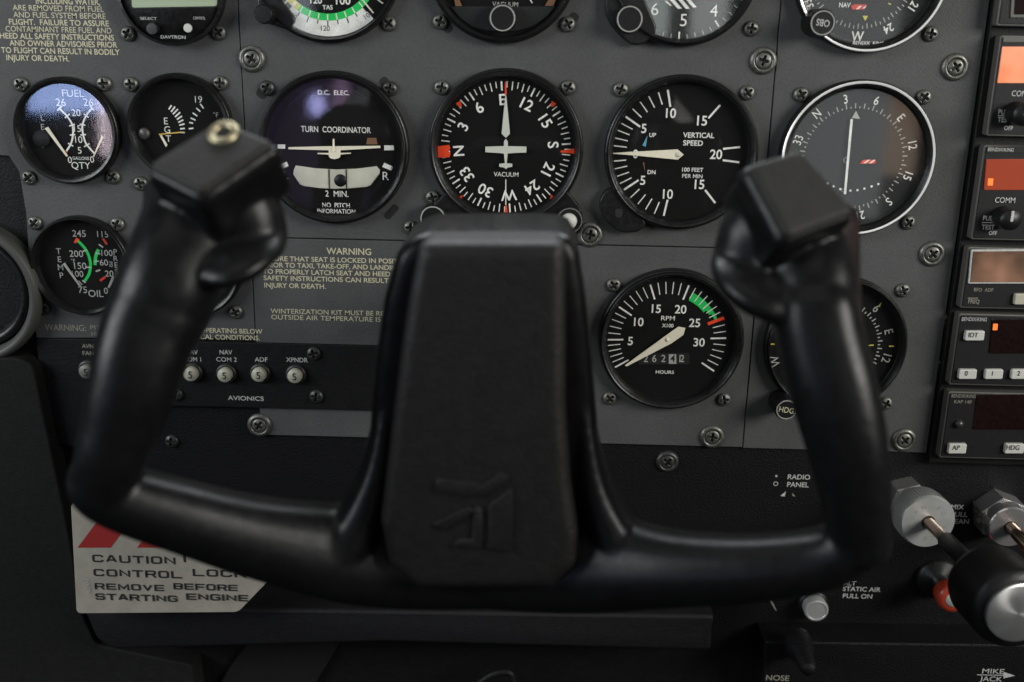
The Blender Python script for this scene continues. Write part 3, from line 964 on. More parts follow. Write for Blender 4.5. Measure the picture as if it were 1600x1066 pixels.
# ---- nav indicator (lower) and nav indicator (upper)
Z = (1180, 110, 3.807)
t = gauge('nav_indicator', 'chrome rimmed course indicator with a vertical white bar, lower of the two at right', 'nav indicator', 1338, 248, 121, kind='chrome', face='dial_grey')
m = marks(t, zoom=Z)
ctr = m.P(582, 522); U = m.S(582, 522)
off = 43.5   # course under the index
for i in range(72):
    a = R(i * 5 - off)
    big = i % 2 == 0
    ri, ro = 292 * U, (322 if big else 303) * U
    ln = Vector((math.sin(a), math.cos(a))); n = Vector((ln.y, -ln.x)) * 6 * U / 2; q = Vector(ctr)
    m.poly([tuple(q + ln * ri + n), tuple(q + ln * ro + n), tuple(q + ln * ro - n), tuple(q + ln * ri - n)], m.up(), 'print_dim')
for s, d in [('N', 0), ('3', 30), ('6', 60), ('E', 90), ('12', 120), ('15', 150), ('S', 180), ('21', 210), ('24', 240), ('W', 270), ('30', 300), ('33', 330)]:
    a = R(d - off)
    rr = 353 * U
    put_text(m, s, ctr[0] + rr * math.sin(a), ctr[1] + rr * math.cos(a), 50 * U, m.up(), 'print_white', d - off, 0.82, 0.006)
m.shape([(598, 240), (574, 284), (622, 288)], 'print_dim')
m.circ(540, 533, 15, 'print_dim', 4); m.circ(521, 713, 9, 'print_dim', 4)
for x, y in [(565, 715), (607, 712), (648, 703), (691, 690), (731, 676)]: m.circ(x, y, 7, 'print_white')
for x, y in [(505, 706), (465, 690), (430, 672)]: m.circ(x, y, 7, 'print_white')
m.shape([(672, 508), (712, 535), (714, 555), (680, 578), (640, 548), (640, 530)], 'recess_black')
m.shape([(622, 555), (640, 532), (716, 532), (712, 553)], 'paint_orange')
m.shape([(640, 553), (668, 532), (682, 532), (655, 553)], 'print_white'); m.shape([(676, 553), (702, 532), (714, 532), (688, 553)], 'print_white')
m.text('KING', 618, 957, 22, 'print_dim', 4, bold=0.01)
m.build('markings', t)
needle(t, [(566, 290), (580, 290), (539, 736), (526, 736)], Z, 'print_white', name='course_bar')
for x, y in [(1252, 148), (1444, 152), (1419, 348)]: screw(x, y, t)

Z = (1200, 0, 5.33)
t = gauge('nav_indicator', 'chrome rimmed course indicator cut by the top edge, its set knob at lower left', 'nav indicator', 1362, -42, 121, kind='chrome', face='dial_grey')
m = marks(t, zoom=Z)
ctr = m.P(800, -222); U = m.S(800, 0)
off = 90.0
for i in range(72):
    a = R(i * 5 - off + 0.4)
    big = i % 2 == 0
    ri, ro = (402 if big else 420) * U, 445 * U
    ln = Vector((math.sin(a), math.cos(a))); n = Vector((ln.y, -ln.x)) * 8 * U / 2; q = Vector(ctr)
    m.poly([tuple(q + ln * ri + n), tuple(q + ln * ro + n), tuple(q + ln * ro - n), tuple(q + ln * ri - n)], m.up(), 'print_dim')
for s, d in [('W', 270), ('24', 240), ('21', 210), ('S', 180), ('30', 300), ('33', 330), ('N', 0)]:
    a = R(d - off)
    rr = 505 * U
    put_text(m, s, ctr[0] + rr * math.sin(a), ctr[1] + rr * math.cos(a), (78 if s == 'W' else 66) * U, m.up(), 'print_white', 0 if s == 'W' else d - off, 0.85, 0.012)
m.text('NAV', 638, 43, 38, 'print_white', bold=0.01, xs=0.85)
m.shape([(690, 52), (715, 38), (820, 38), (815, 58), (795, 80), (700, 80)], 'paint_red'); m.shape([(730, 78), (760, 50), (780, 50), (752, 78)], 'print_white'); m.shape([(785, 70), (812, 50), (818, 56), (800, 74)], 'print_white')
m.shape([(785, 133), (832, 133), (808, 175)], 'paint_yellow')
m.shape([(998, 24), (1025, 34), (1020, 42), (1000, 34)], 'paint_yellow')
m.fit('BENDIX  KING', 706, 965, 359, 26, 'print_white', 0.008)
m.build('markings', t)
kn = knob(t, 1286, 36, 18.5, 0.0, 0.019, 'ring_grey', ridges=28)
p = hit(1286.5, 35.5, 0.0193)
b = B(); put_text(b, 'OBS', 0, 0, 10 * sc(1286, 36, 0.019), 0.0189, 'print_dim', 187, 0.8, 0.006)
b.build('knob_lettering', kn, (0, 0, 0))
screw(1454, 53, t)

# ---- altimeter
Z = (920, 0, 5.33)
t = gauge('altimeter', 'altimeter with white digits and striped window cut by the top edge', 'altimeter', 1070, -49, 118, 0.9, face='dial_grey')
tab(t, [(948, -30), (945, 22), (962, 50), (985, 70), (1003, 71), (1030, 50), (1000, -20)], rr=0.006)
m = marks(t, zoom=Z)
ctr = m.P(786, -258); U = m.S(786, 0)
for i in range(50):
    a = R(180 + (i - 25) * 7.2)
    big = i % 5 == 0
    ri, ro = (500 if big else 522) * U, 560 * U
    ln = Vector((math.sin(a), math.cos(a))); n = Vector((ln.y, -ln.x)) * (13 if big else 7) * U / 2; q = Vector(ctr)
    m.poly([tuple(q + ln * ri + n), tuple(q + ln * ro + n), tuple(q + ln * ro - n), tuple(q + ln * ri - n)], m.up(), 'print_white' if big else 'print_dim')
m.text('6', 550, 77, 95, bold=-0.004); m.text('5', 788, 168, 98, bold=-0.004); m.text('4', 1042, 90, 95, bold=-0.004)
for q in [[(632, 12), (650, 8), (690, 48), (680, 50)], [(665, -10), (700, -15), (775, 72), (742, 74)], [(735, -12), (770, -15), (840, 72), (808, 76)], [(800, -12), (835, -15), (898, 60), (870, 66)]]:
    m.shape(q)
m.build('markings', t)
knob(t, 984, 30, 19.5, 0.005, 0.012, 'ring_grey', 'knob_black')
screw(1174, 45, t)

# ---- attitude indicator
t = gauge('attitude_indicator', 'vacuum attitude indicator with a plain black knob, cut by the top edge', 'attitude indicator', 785.5, -54, 118, 0.9)
Z = (660, 0, 5.33)
b = B(); mm = Marks(t.location, 0.0013, Z)
b.prism([mm.P(*q) for q in [(230, 55), (1110, 55), (1040, 140), (930, 215), (800, 255), (668, 268), (540, 258), (420, 225), (320, 160)]], 0.0009, 0.0018, 'dial_grey', 0.0004)
b.build('lower_mask', t)
m = marks(t, 0.0020, zoom=Z)
m.fit('VACUUM', 583, 797, 37, 38, 'print_dim', 0.006)
m.line(893, -10, 916, 26, 8)
m.shape([(262, -20), (300, -20), (330, 52), (275, 52)], 'paint_brown'); m.shape([(1060, -20), (1120, -20), (1090, 50), (1020, 50)], 'paint_brown')
m.build('markings', t)
knob(t, 785, 28.5, 19.5, 0.002, 0.010, 'ring_grey', 'knob_black')
slot(696, 40, t, 14, 24, -42); slot(893, 32, t, 14, 26, 40)
for x, y in [(688, 34), (887, 38)]: screw(x, y, t, h=0.0003)

# ---- airspeed indicator
Z = (380, 0, 5.33)
t = gauge('airspeed_indicator', 'airspeed indicator with white scale and green arc cut by the top edge', 'airspeed indicator', 509, -55, 118, 0.92)
m = marks(t, zoom=Z)
ctr = m.P(690, -300); U = m.S(690, 0)
m.ring(445 * U, 572 * U, m.up(), 'print_white', *ctr, seg=80, a0=138, a1=222)
m.ring(445 * U, 572 * U, m.up(), 'dial_black', *ctr, seg=40, a0=222.5, a1=300)
m.ring(390 * U, 447 * U, m.up(), 'paint_green', *ctr, seg=64, a0=128, a1=214)
m.ring(390 * U, 447 * U, m.up(), 'paint_yellow', *ctr, seg=20, a0=214, a1=240)
for i in range(-14, 15):
    a = R(180 - i * 10.4)
    big = i % 2 == 0
    ln = Vector((math.sin(a), math.cos(a))); n = Vector((ln.y, -ln.x)) * 9 * U / 2; q = Vector(ctr)
    if abs(i) < 5:
        m.poly([tuple(q + ln * 395 * U + n), tuple(q + ln * 445 * U + n), tuple(q + ln * 445 * U - n), tuple(q + ln * 395 * U - n)], m.up(), 'print_white')
        m.poly([tuple(q + ln * 447 * U + n), tuple(q + ln * (495 if big else 480) * U + n), tuple(q + ln * (495 if big else 480) * U - n), tuple(q + ln * 447 * U - n)], m.up(), 'print_black')
for l in [(375, 110, 445, 20), (985, -10, 1085, 110), (320, 55, 385, -10), (1110, -10, 1165, 30)]: m.line(*l, 12, 'needle_cream')
m.text('120', 685, 236, 40, 'print_black', bold=0.0); m.text('140', 413, 128, 40, 'print_black', 32, bold=0.0); m.text('100', 1042, 125, 40, 'print_black', -35, bold=0.0)
m.text('TAS', 703, 62, 34, bold=0.012); m.text('120', 607, 2, 52, bold=0.012); m.text('100', 833, 4, 64, bold=0.012)
m.build('markings', t)
knob(t, 411, 22, 13, 0.0, 0.015, None, 'knob_black', ridges=18)
tab(t, [(400, -10), (404, 20), (425, 38), (450, 48), (462, 30), (430, -10)], 0.006)
screw(607, 37, t)

# ---- digital clock
t = gauge('digital_clock', 'round black digital clock with pale green screen and two buttons cut by top edge', 'clock', 267.5, -16, 83, 0.965)
m = marks(t, 0.0060)
Zc = (0, 0, 3.5525)
m.z = Zc
m.fit('SELECT', 778, 870, 103, 14, 'print_dim', 0.0); m.fit('CONTROL', 1072, 1140, 101, 14, 'print_dim', 0.0); m.fit('DAVTRON', 892, 1030, 206, 17, 'print_dim', 0.008)
m.build('markings', t)
b = B(); r_ = t['r']
b.lathe([(r_ * 0.955, 0.0010), (r_ * 0.955, 0.0052), (r_ * 0.94, 0.0058), (0, 0.0058)], 'bezel_black', 72)
b.build('faceplate', t)
b = B(); mm = Marks(t.location, 0.0062, Zc)
b.prism(rounded([mm.P(*q) for q in [(712, -60), (1218, -60), (1212, 42), (725, 52)]], 0.0015), 0.0058, 0.0061, 'recess_black')
b.prism(rounded([mm.P(*q) for q in [(726, -60), (1210, -60), (1204, 34), (734, 43)]], 0.0012), 0.0059, 0.0063, 'lcd')
b.build('screen', t)
for x, y, r, mm_ in [(237, 45, 8.5, 'screw_dark'), (293, 44, 6.5, 'key_white')]:
    o = knob(t, x, y, r, 0.0058, 0.009, None, mm_, 'knob_black', 'push_button')
for o in t.children:
    if o.name.startswith('glass'): bpy.data.objects.remove(o); break
for x, y in [(200, 53), (341, 51)]: screw(x, y, t)

# ---- oil gauge
Z = (0, 300, 2.5375)
t = gauge('oil_gauge', 'oil temperature and pressure gauge with green arcs left of the yoke', 'oil gauge', 127, 416, 78, 0.9)
m = marks(t, zoom=Z)
for s, x, y, c in [('245', 313, 165, 26), ('115', 407, 168, 24), ('200', 302, 245, 26), ('150', 318, 293, 26), ('100', 308, 325, 24), ('75', 328, 388, 26), ('OIL', 380, 403, 27), ('0', 420, 392, 24), ('100', 424, 242, 24), ('60', 412, 280, 24), ('20', 433, 324, 24)]:
    m.text(s, x, y, c, 'print_dim', bold=0.0)
for i, ch in enumerate('TEMP'): m.text(ch, 232 + i * 4, 235 + i * 32, 23, 'print_dim', bold=0.0)
for i, ch in enumerate('PRESS'): m.text(ch, 457 + i * 2, 238 + i * 26, 22, 'print_dim', bold=0.0)
m.text('°F', 290, 273, 14, 'print_dim', bold=0.0)
m.text('PSI', 440, 287, 13, 'print_dim', 90, bold=0.0)
m.path([(308, 193), (340, 228), (358, 275), (355, 320), (337, 353)], 11, 'paint_green')
m.path([(391, 228), (380, 255), (377, 290)], 13, 'paint_green')
m.shape([(293, 200), (302, 182), (316, 188), (300, 204)], 'paint_orange')
m.line(408, 184, 424, 208, 9, 'paint_red'); m.line(397, 352, 418, 337, 9, 'paint_red')
for l in [(392, 208, 409, 220), (328, 236, 345, 230), (340, 298, 362, 300), (378, 240, 398, 246), (373, 276, 392, 274), (380, 315, 398, 309), (327, 350, 340, 360), (312, 352, 326, 368)]: m.line(*l, 6, 'print_dim')
m.build('markings', t)
needle(t, [(250, 285), (258, 280), (322, 374), (314, 372)], Z, 'print_dim')
needle(t, [(446, 335), (454, 335), (452, 350), (436, 380), (428, 378)], Z, 'print_dim')
for x, y in [(54, 349), (183, 351)]: screw(x, y, t)
screw(68, 482, t, 'dark')

# ---- gauge hidden behind the left grip
t = gauge('suction_gauge', 'black gauge almost wholly hidden behind the left yoke grip', 'suction gauge', 301, 418, 77, 0.86)
screw(368, 488, t); screw(236, 355, t)

# ---- tachometer
Z = (920, 410, 4.265)
t = gauge('tachometer', 'engine tachometer with green arc, red line and hour counter', 'tachometer', 1048.5, 532, 114, 0.885)
m = marks(t, zoom=Z)
ctr = m.P(520, 513); U = m.S(520, 513)
an = [(0, -121.4), (5, -91.9), (10, -56.8), (15, -19.4), (20, 18.2), (25, 53.2), (30, 87.3), (35, 123)]
def ang(v):
    for (a, x), (c, y) in zip(an, an[1:]):
        if v <= c: return x + (y - x) * (v - a) / (c - a)
m.ring(300 * U, 358 * U, m.up(), 'paint_green', *ctr, 24, ang(21), ang(24.6)); m.ring(322 * U, 358 * U, m.up(), 'paint_green', *ctr, 10, ang(24.6), ang(25.6)); m.ring(338 * U, 358 * U, m.up(), 'paint_green', *ctr, 10, ang(25.6), ang(26.8))
for v in range(36):
    a = R(ang(v)); big = v % 5 == 0 and v != 25
    ri, ro, w = (290 if big else 312), 394, (11 if big else 6)
    col = 'print_white'
    if v == 27: ri, ro, w, col = 288, 402, 22, 'paint_orange'
    ln = Vector((math.sin(a), math.cos(a))); n = Vector((ln.y, -ln.x)) * w * U / 2; q = Vector(ctr)
    m.poly([tuple(q + ln * ri * U + n), tuple(q + ln * ro * U + n), tuple(q + ln * ro * U - n), tuple(q + ln * ri * U - n)], m.up(), col)
for s, x, y in [('5', 277, 524), ('10', 333, 397), ('15', 450, 309), ('20', 612, 313), ('25', 705, 403), ('30', 735, 533)]:
    m.text(s, x, y, 56, bold=0.016, xs=0.98)
m.fit('RPM', 482, 573, 372, 31, bold=0.016); m.fit('X100', 488, 564, 421, 24, bold=0.012); m.fit('HOURS', 446, 567, 731, 22, bold=0.012)
m.build('markings', t)
b = B(); mm = Marks(t.location, 0.0012, Z)
b.prism([mm.P(*q) for q in [(330, 606), (670, 606), (670, 680), (330, 680)]], 0.0008, 0.0012, 'recess_black')
b.prism([mm.P(*q) for q in [(533, 613), (583, 613), (583, 676), (533, 676)]], 0.0011, 0.00125, 'print_dim')
mm2 = Marks(t.location, 0.0013, Z)
for s, x, c in [('2', 380, 'print_dim'), ('6', 437, 'print_dim'), ('2', 497, 'print_dim'), ('4', 559, 'print_black'), ('1', 607, 'print_dim'), ('2', 622, 'print_dim')]:
    p = mm2.P(x, 641)
    put_text(b, s, p[0], p[1], 49 * mm2.S(x, 641), mm2.up(), c, 0, 0.95 if c == 'print_black' else 0.9, 0.006)
b.build('hour_counter', t)
needle(t, [(240, 686), (252, 692), (548, 540), (630, 482), (643, 437), (596, 428), (500, 496)], Z, hub=(522, 514, 14, 'needle_cream'), h=0.0022)
for x, y in [(959, 446), (953, 623), (1131, 625)]: screw(x, y, t)

# ---- heading card instrument at lower right
Z = (1180, 400, 3.33)
t = gauge('adf_indicator', 'black bearing indicator behind the right yoke grip with HDG knob at its lower left', 'bearing indicator', 1306, 540, 111.5, 0.92)
m = marks(t, zoom=Z)
ctr = m.P(415, 466); U = m.S(415, 466)
off = 97.5 - 90.0
for i in range(72):
    a = R(i * 5 + 2.5); big = i % 2 == 0
    ri, ro = 222, 246 if big else 234
    ln = Vector((math.sin(a), math.cos(a))); n = Vector((ln.y, -ln.x)) * 6 * U / 2; q = Vector(ctr)
    m.poly([tuple(q + ln * ri * U + n), tuple(q + ln * ro * U + n), tuple(q + ln * ro * U - n), tuple(q + ln * ri * U - n)], m.up(), 'print_dim')
for s, d in [('N', -17), ('3', 13), ('6', 43), ('E', 73), ('12', 103), ('15', 133), ('S', 163), ('21', 193), ('24', 223), ('W', 253), ('30', 283), ('33', 313)]:
    a = R(d); rr = (282 if s != 'W' else 318) * U
    put_text(m, s, ctr[0] + rr * math.sin(a), ctr[1] + rr * math.cos(a), 44 * U, m.up(), 'print_dim', d, 0.9, 0.004)
for l in [(588, 465, 615, 463), (695, 468, 720, 470), (80, 458, 102, 458), (642, 260, 655, 244)]: m.line(*l, 7, 'paint_yellow')
m.build('markings', t)
kn = knob(t, 1229, 641, 15.5, 0.0, 0.018, 'ring_grey', ridges=24)
b = B(); put_text(b, 'HDG', 0, 0, 9 * sc(1229, 641, 0.018), 0.0179, 'print_cream', 8, 0.85, 0.004)
b.build('knob_lettering', kn)
for x, y in [(1411, 454), (1384, 631)]: screw(x, y, t)

# ================================================================== control yoke
YO = 0.205
shaft = hit(752, 640, YO)
yoke = thing('control_yoke', 'black plastic control yoke with two upright grips in front of the gauges', 'control yoke', (shaft.x, -0.16, shaft.z))
OL = yoke.location
def W(px, py, o):
    return hit(px, py, o) - OL
def sweep(bm, pts, seg=28, sub=8, power=2.4):
    """tube through (px,py,o,half width px,half depth m); superellipse section"""
    P = []
    for px, py, o, hw, hd in pts:
        w = W(px, py, o)
        P.append(Vector((w.x, w.y, w.z, hw * sc(px, py, o))).to_4d() if False else (w, hw * sc(px, py, o), hd))
    C = curve([p[0] for p in P], sub)
    A = curve([Vector((p[1], p[2])) for p in P], sub)
    rings = []
    for i, c in enumerate(C):
        t = (C[min(i + 1, len(C) - 1)] - C[max(i - 1, 0)]).normalized()
        view = (c + OL - CAM).normalized()
        n = t.cross(view).normalized()
        bq = n.cross(t).normalized()
        ring = []
        for k in range(seg):
            a = 2 * math.pi * k / seg
            ca, sa = math.cos(a), math.sin(a)
            u = math.copysign(abs(ca) ** (2 / power), ca) * A[i].x
            w_ = math.copysign(abs(sa) ** (2 / power), sa) * A[i].y
            ring.append(bm.verts.new(c + n * u + bq * w_))
        rings.append(ring)
    for a_, b_ in zip(rings, rings[1:]):
        for k in range(seg):
            j = (k + 1) % seg
            bm.faces.new([a_[k], a_[j], b_[j], b_[k]])
    bm.faces.new(rings[0][::-1]); bm.faces.new(rings[-1])
def hullprism(bm, pts, o0_, o1_, bev=0.0):
    """solid whose front outline is given in photo pixels at o1_, running straight back to o0_"""
    P = [W(x, y, o1_) for x, y in pts]
    b2 = [(p.x, p.z) for p in P]
    a = sum(b2[i][0] * b2[(i + 1) % len(b2)][1] - b2[(i + 1) % len(b2)][0] * b2[i][1] for i in range(len(b2)))
    if a < 0: b2 = b2[::-1]
    rings = []
    levels = [(o0_, 0.0)]
    for k in range(5):
        t = math.pi / 2 * k / 4
        levels.append((o1_ - bev + bev * math.sin(t), bev * (1 - math.cos(t))))
    for o, ins in levels:
        q = inset(b2, ins) if ins > 0 else b2
        rings.append([bm.verts.new((x, -o - OL.y, z)) for x, z in q])
    n = len(b2)
    for a_, b_ in zip(rings, rings[1:]):
        for i in range(n):
            j = (i + 1) % n
            bm.faces.new([a_[i], a_[j], b_[j], b_[i]])
    bm.faces.new(rings[0][::-1]); bm.faces.new(rings[-1])
def ellipsoid(bm, px, py, o, rx, rz, ry, rot=0, tiltx=0, power=2.0, seg=28):
    k = sc(px, py, o)
    c = W(px, py, o)
    M = Matrix.Translation(c) @ Matrix.Rotation(R(rot), 4, 'Y') @ Matrix.Rotation(R(tiltx), 4, 'X')
    rings = []
    for i in range(1, 14):
        f = -math.pi / 2 + math.pi * i / 14
        cf, sf = math.cos(f), math.sin(f)
        e = 2 / power
        rr = abs(cf) ** e
        hh = math.copysign(abs(sf) ** e, sf)
        rings.append([bm.verts.new(M @ Vector((rx * k * rr * math.cos(a), ry * rr * math.sin(a), rz * k * hh))) for a in [2 * math.pi * q / seg for q in range(seg)]])
    for a_, b_ in zip(rings, rings[1:]):
        for q in range(seg):
            j = (q + 1) % seg
            bm.faces.new([a_[q], a_[j], b_[j], b_[q]])
    bm.faces.new(rings[0][::-1]); bm.faces.new(rings[-1])
def melt(bm, name, m, voxel=0.0013, smooth=8, fac=0.5, parent=None):
    """weld overlapping solids into one smooth moulding"""
    bmesh.ops.recalc_face_normals(bm, faces=bm.faces)
    me = bpy.data.meshes.new(name)
    bm.to_mesh(me); bm.free()
    o = bpy.data.objects.new(name, me)
    COL.objects.link(o)
    r = o.modifiers.new('r', 'REMESH'); r.mode = 'VOXEL'; r.voxel_size = voxel
    s_ = o.modifiers.new('s', 'SMOOTH'); s_.iterations = smooth; s_.factor = fac
    bpy.context.view_layer.update()
    dg = bpy.context.evaluated_depsgraph_get()
    me2 = bpy.data.meshes.new_from_object(o.evaluated_get(dg))
    o.modifiers.clear()
    o.data = me2
    bpy.data.meshes.remove(me)
    me2.name = name
    me2.materials.clear(); me2.materials.append(MATS[m])
    for p in me2.polygons: p.use_smooth = True
    o.parent = parent or yoke
    return o

# moulded frame: stepped hub base, two arms and both grips in one casting
bm = bmesh.new()
hub = [(648, 372), (668, 366), (872, 366), (892, 373), (906, 396), (917, 470), (926, 560), (936, 680), (948, 770), (962, 850), (960, 945), (545, 945), (545, 850), (563, 780), (574, 680), (584, 560), (597, 470), (616, 400), (630, 383)]
hullprism(bm, hub, 0.135, 0.185, 0.006)
# fillets between hub and arms
sweep(bm, [(604, 610, .174, 12, .010), (588, 740, .176, 30, .016), (545, 845, .18, 50, .02), (480, 872, .185, 50, .02)])
sweep(bm, [(910, 610, .174, 12, .010), (928, 760, .176, 30, .016), (975, 862, .18, 50, .02), (1040, 892, .185, 50, .02)])
# left arm and grip
sweep(bm, [(760, 878, .172, 72, .018), (640, 874, .175, 76, .018), (540, 864, .182, 76, .018), (400, 838, .194, 64, .018), (280, 805, .205, 57, .017), (205, 782, .211, 54, .017), (160, 762, .214, 50, .017), (158, 740, .215, 48, .017)], power=2.4)
sweep(bm, [(161, 762, .214, 46, .016), (164, 738, .215, 48, .017), (175, 700, .215, 53, .018), (189, 660, .213, 59, .019), (205, 610, .211, 65, .0195), (219, 560, .208, 70, .020), (234, 515, .204, 73, .0205), (248, 485, .201, 74, .021), (256, 460, .199, 70, .019)], power=2.7)
# right arm and grip
sweep(bm, [(760, 878, .172, 72, .018), (860, 880, .175, 76, .018), (950, 880, .182, 76, .018), (1060, 888, .194, 61, .018), (1180, 887, .205, 54, .017), (1280, 874, .211, 51, .017), (1335, 846, .214, 48, .017), (1346, 815, .215, 46, .017)], power=2.4)
sweep(bm, [(1343, 852, .214, 48, .017), (1340, 800, .215, 51, .017), (1324, 700, .215, 62, .018), (1302, 610, .211, 68, .019), (1284, 540, .205, 68, .020), (1273, 480, .200, 66, .020), (1271, 455, .198, 62, .017)], power=2.7)
frame_bm = bm

# switch housings under the caps, each with its flared finger rest
def slab(bm, corners, depth, grow=1.0):
    """corners (px,py,o) of the upper face; thickness straight along the face normal (metres)"""
    P = [W(*c) for c in corners]
    nn = (P[2] - P[0]).cross(P[3] - P[0]).normalized()
    rd = (P[1] + OL - CAM).normalized()
    P[1] = CAM - OL + rd * ((P[0] - CAM + OL).dot(nn) / rd.dot(nn))     # fourth corner into the plane of the others
    c = sum(P, Vector()) / len(P)
    P = [c + (p - c) * grow for p in P]
    n = (P[1] - P[0]).cross(P[2] - P[0]).normalized()
    if n.dot(CAM - OL - c) < 0: n = -n
    return P, n, c
def rounded3(P, r, k=5):
    out = []
    for i in range(len(P)):
        p, q, s_ = P[i - 1], P[i], P[(i + 1) % len(P)]
        d1, d2 = (p - q), (s_ - q)
        l = min(r, d1.length * .45, d2.length * .45)
        a, c = q + d1.normalized() * l, q + d2.normalized() * l
        for t in range(k + 1):
            u = t / k
            out.append(a * (1 - u) ** 2 + q * 2 * u * (1 - u) + c * u * u)
    return out
def prism3(bm, P, n, h0, h1, s0=1.0, bev=0.0):
    c = sum(P, Vector()) / len(P)
    rings = [[bm.verts.new(c + (p - c) * s0 + n * h0) for p in P]]
    for k in range(5):
        t = math.pi / 2 * k / 4
        f = 1 - bev * (1 - math.cos(t)) / max((P[0] - c).length, 1e-6)
        rings.append([bm.verts.new(c + (p - c) * f + n * (h1 - bev + bev * math.sin(t))) for p in P])
    N = len(P)
    for a_, b_ in zip(rings, rings[1:]):
        for i in range(N):
            j = (i + 1) % N
            bm.faces.new([a_[i], a_[j], b_[j], b_[i]])
    bm.faces.new(rings[0][::-1]); bm.faces.new(rings[-1])
capL = [(228, 262, .206), (345, 189, .190), (432, 224, .200), (314, 306, .218)]
capR = [(1166, 258, .200), (1250, 234, .190), (1338, 332, .204), (1228, 374, .218)]
for name, cap, body, lobe in (
    ('left', capL, [(330, 300, .166, 102, .017), (328, 325, .170, 100, .018), (314, 355, .180, 94, .021), (286, 398, .190, 82, .0225), (264, 445, .197, 79, .0225), (248, 485, .200, 77, .0215), (238, 510, .203, 75, .0205)],
     [(386, 352, .188, 61, 66, .014, -8, 0, 2.8), (372, 388, .193, 76, 30, .025, -12, 20, 2.0)]),
    ('right', capR, [(1250, 345, .164, 90, .017), (1253, 375, .170, 88, .018), (1260, 405, .180, 82, .0205), (1268, 445, .191, 75, .0225), (1274, 490, .198, 70, .0215), (1280, 530, .203, 69.5, .0205)],
     [(1184, 390, .188, 68, 76, .014, 8, 0, 2.8), (1196, 438, .193, 92, 38, .025, 16, 20, 2.0)])):
    bm = frame_bm
    P, n, c = slab(bm, cap, 0, 1.07)
    prism3(bm, rounded3(P, 0.003), n, -0.024, -0.0035, 1.0, 0.003)
    prism3(bm, rounded3(P, 0.0035), n, -0.0075, -0.001, 1.06, 0.003)
    sweep(bm, body)
    for a in lobe: ellipsoid(bm, *a)
    bm = bmesh.new()
    P, n, c = slab(bm, cap, 0, 0.97)
    prism3(bm, rounded3(P, 0.0028), n, -0.004, 0.0012, 1.0, 0.0018)
    melt(bm, 'switch_cap', 'cap_grain', 0.0007, 3)
    if name == 'left':
        # press-to-talk button hole with its worn brass rim
        rd = (hit(349, 208, .196) - CAM).normalized()
        cc = CAM - OL
        cc = cc + rd * ((c + n * 0.0012 - cc).dot(n) / rd.dot(n))
        q = n.to_track_quat('Z', 'Y')
        b = B()
        k = sc(349, 208, .21)
        rings = []
        prof = [(26, -0.0003), (25, 0.0007), (22, 0.0013), (19, 0.0014), (15, 0.0009), (12.5, 0.0002), (12, -0.0004)]
        for r_, h_ in prof:
            rings.append([b.bm.verts.new(cc + q @ Vector((r_ * k * math.cos(2 * math.pi * i / 40), r_ * k * math.sin(2 * math.pi * i / 40), h_))) for i in range(40)])
        for a_, b_ in zip(rings, rings[1:]):
            for i in range(40):
                j = (i + 1) % 40
                b.face([a_[i], a_[j], b_[j], b_[i]], 'brass', True)
        b.face([b.bm.verts.new(cc + q @ Vector((12.3 * k * math.cos(2 * math.pi * i / 40), 12.3 * k * math.sin(2 * math.pi * i / 40), 0.00015))) for i in range(40)], 'recess_black')
        b.build('switch_bushing', yoke)

frame = melt(frame_bm, 'frame', 'yoke_plastic', 0.0012, 13)

# raised grained pad on the hub
bm = bmesh.new()
pad = [(652, 390), (668, 380), (870, 380), (884, 390), (884, 520), (884, 640), (892, 760), (904, 840), (900, 890), (862, 926), (650, 926), (606, 890), (592, 820), (604, 720), (614, 640), (626, 540), (640, 450)]
hullprism(bm, pad, 0.178, 0.2035, 0.0055)
melt(bm, 'hub_pad', 'yoke_grain', 0.0012, 6)

# raised emblem on the pad
b = B()
def em(pts, th=0.0015):
    P = [W(x, y, 0.2035) for x, y in pts]
    h0 = 0.2032 + OL.y
    b.prism([(p.x, p.z) for p in P], h0, h0 + th, 'yoke_grain', 0.0006)
em([(682, 748), (740, 752), (752, 757), (782, 737), (797, 744), (762, 774), (740, 776), (680, 768)])
em([(732, 790), (742, 797), (696, 828), (676, 818)])
em([(742, 790), (752, 795), (752, 856), (708, 852), (716, 842), (738, 842)])
em([(764, 788), (800, 760), (800, 862), (760, 854), (764, 846)])
b.build('emblem', yoke, sharp=60)

# shaft running into the panel
b = B()
b.lathe([(0.014, -0.16 + 0.001), (0.014, -0.02), (0.0, -0.02)], 'chrome', 40)
b.lathe([(0.026, -0.16 + 0.001), (0.024, -0.155), (0.0141, -0.154)], 'bezel_black', 40)
b.build('shaft', yoke)

# ================================================================== control lock flag
ofl = 0.05
fo = hit(250, 880, ofl)
flag = thing('control_lock_flag', 'off-white caution flag with red stripes and black capitals hanging under the left yoke arm', 'warning flag', (fo.x, -ofl, fo.z))
def FP(x, y, h=0.0):
    p = hit(x, y, ofl + h)
    return (p.x - fo.x, p.z - fo.z)
b = B()
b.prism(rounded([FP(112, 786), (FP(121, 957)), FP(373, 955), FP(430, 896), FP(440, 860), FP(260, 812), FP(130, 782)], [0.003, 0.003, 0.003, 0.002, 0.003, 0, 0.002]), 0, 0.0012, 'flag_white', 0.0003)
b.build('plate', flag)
mk = Marks(fo, ofl + 0.0013)
mk.h = ofl + 0.0013
class FM(Marks):
    def v(s, x, h, z): return s.bm.verts.new((x, -(h - ofl), z))
mk = FM(fo, ofl + 0.0013)
for x in (121, 214):
    mk.shape([(x, 856), (x + 52, 856), (x + 85, 812), (x + 33, 812)], 'flag_red')
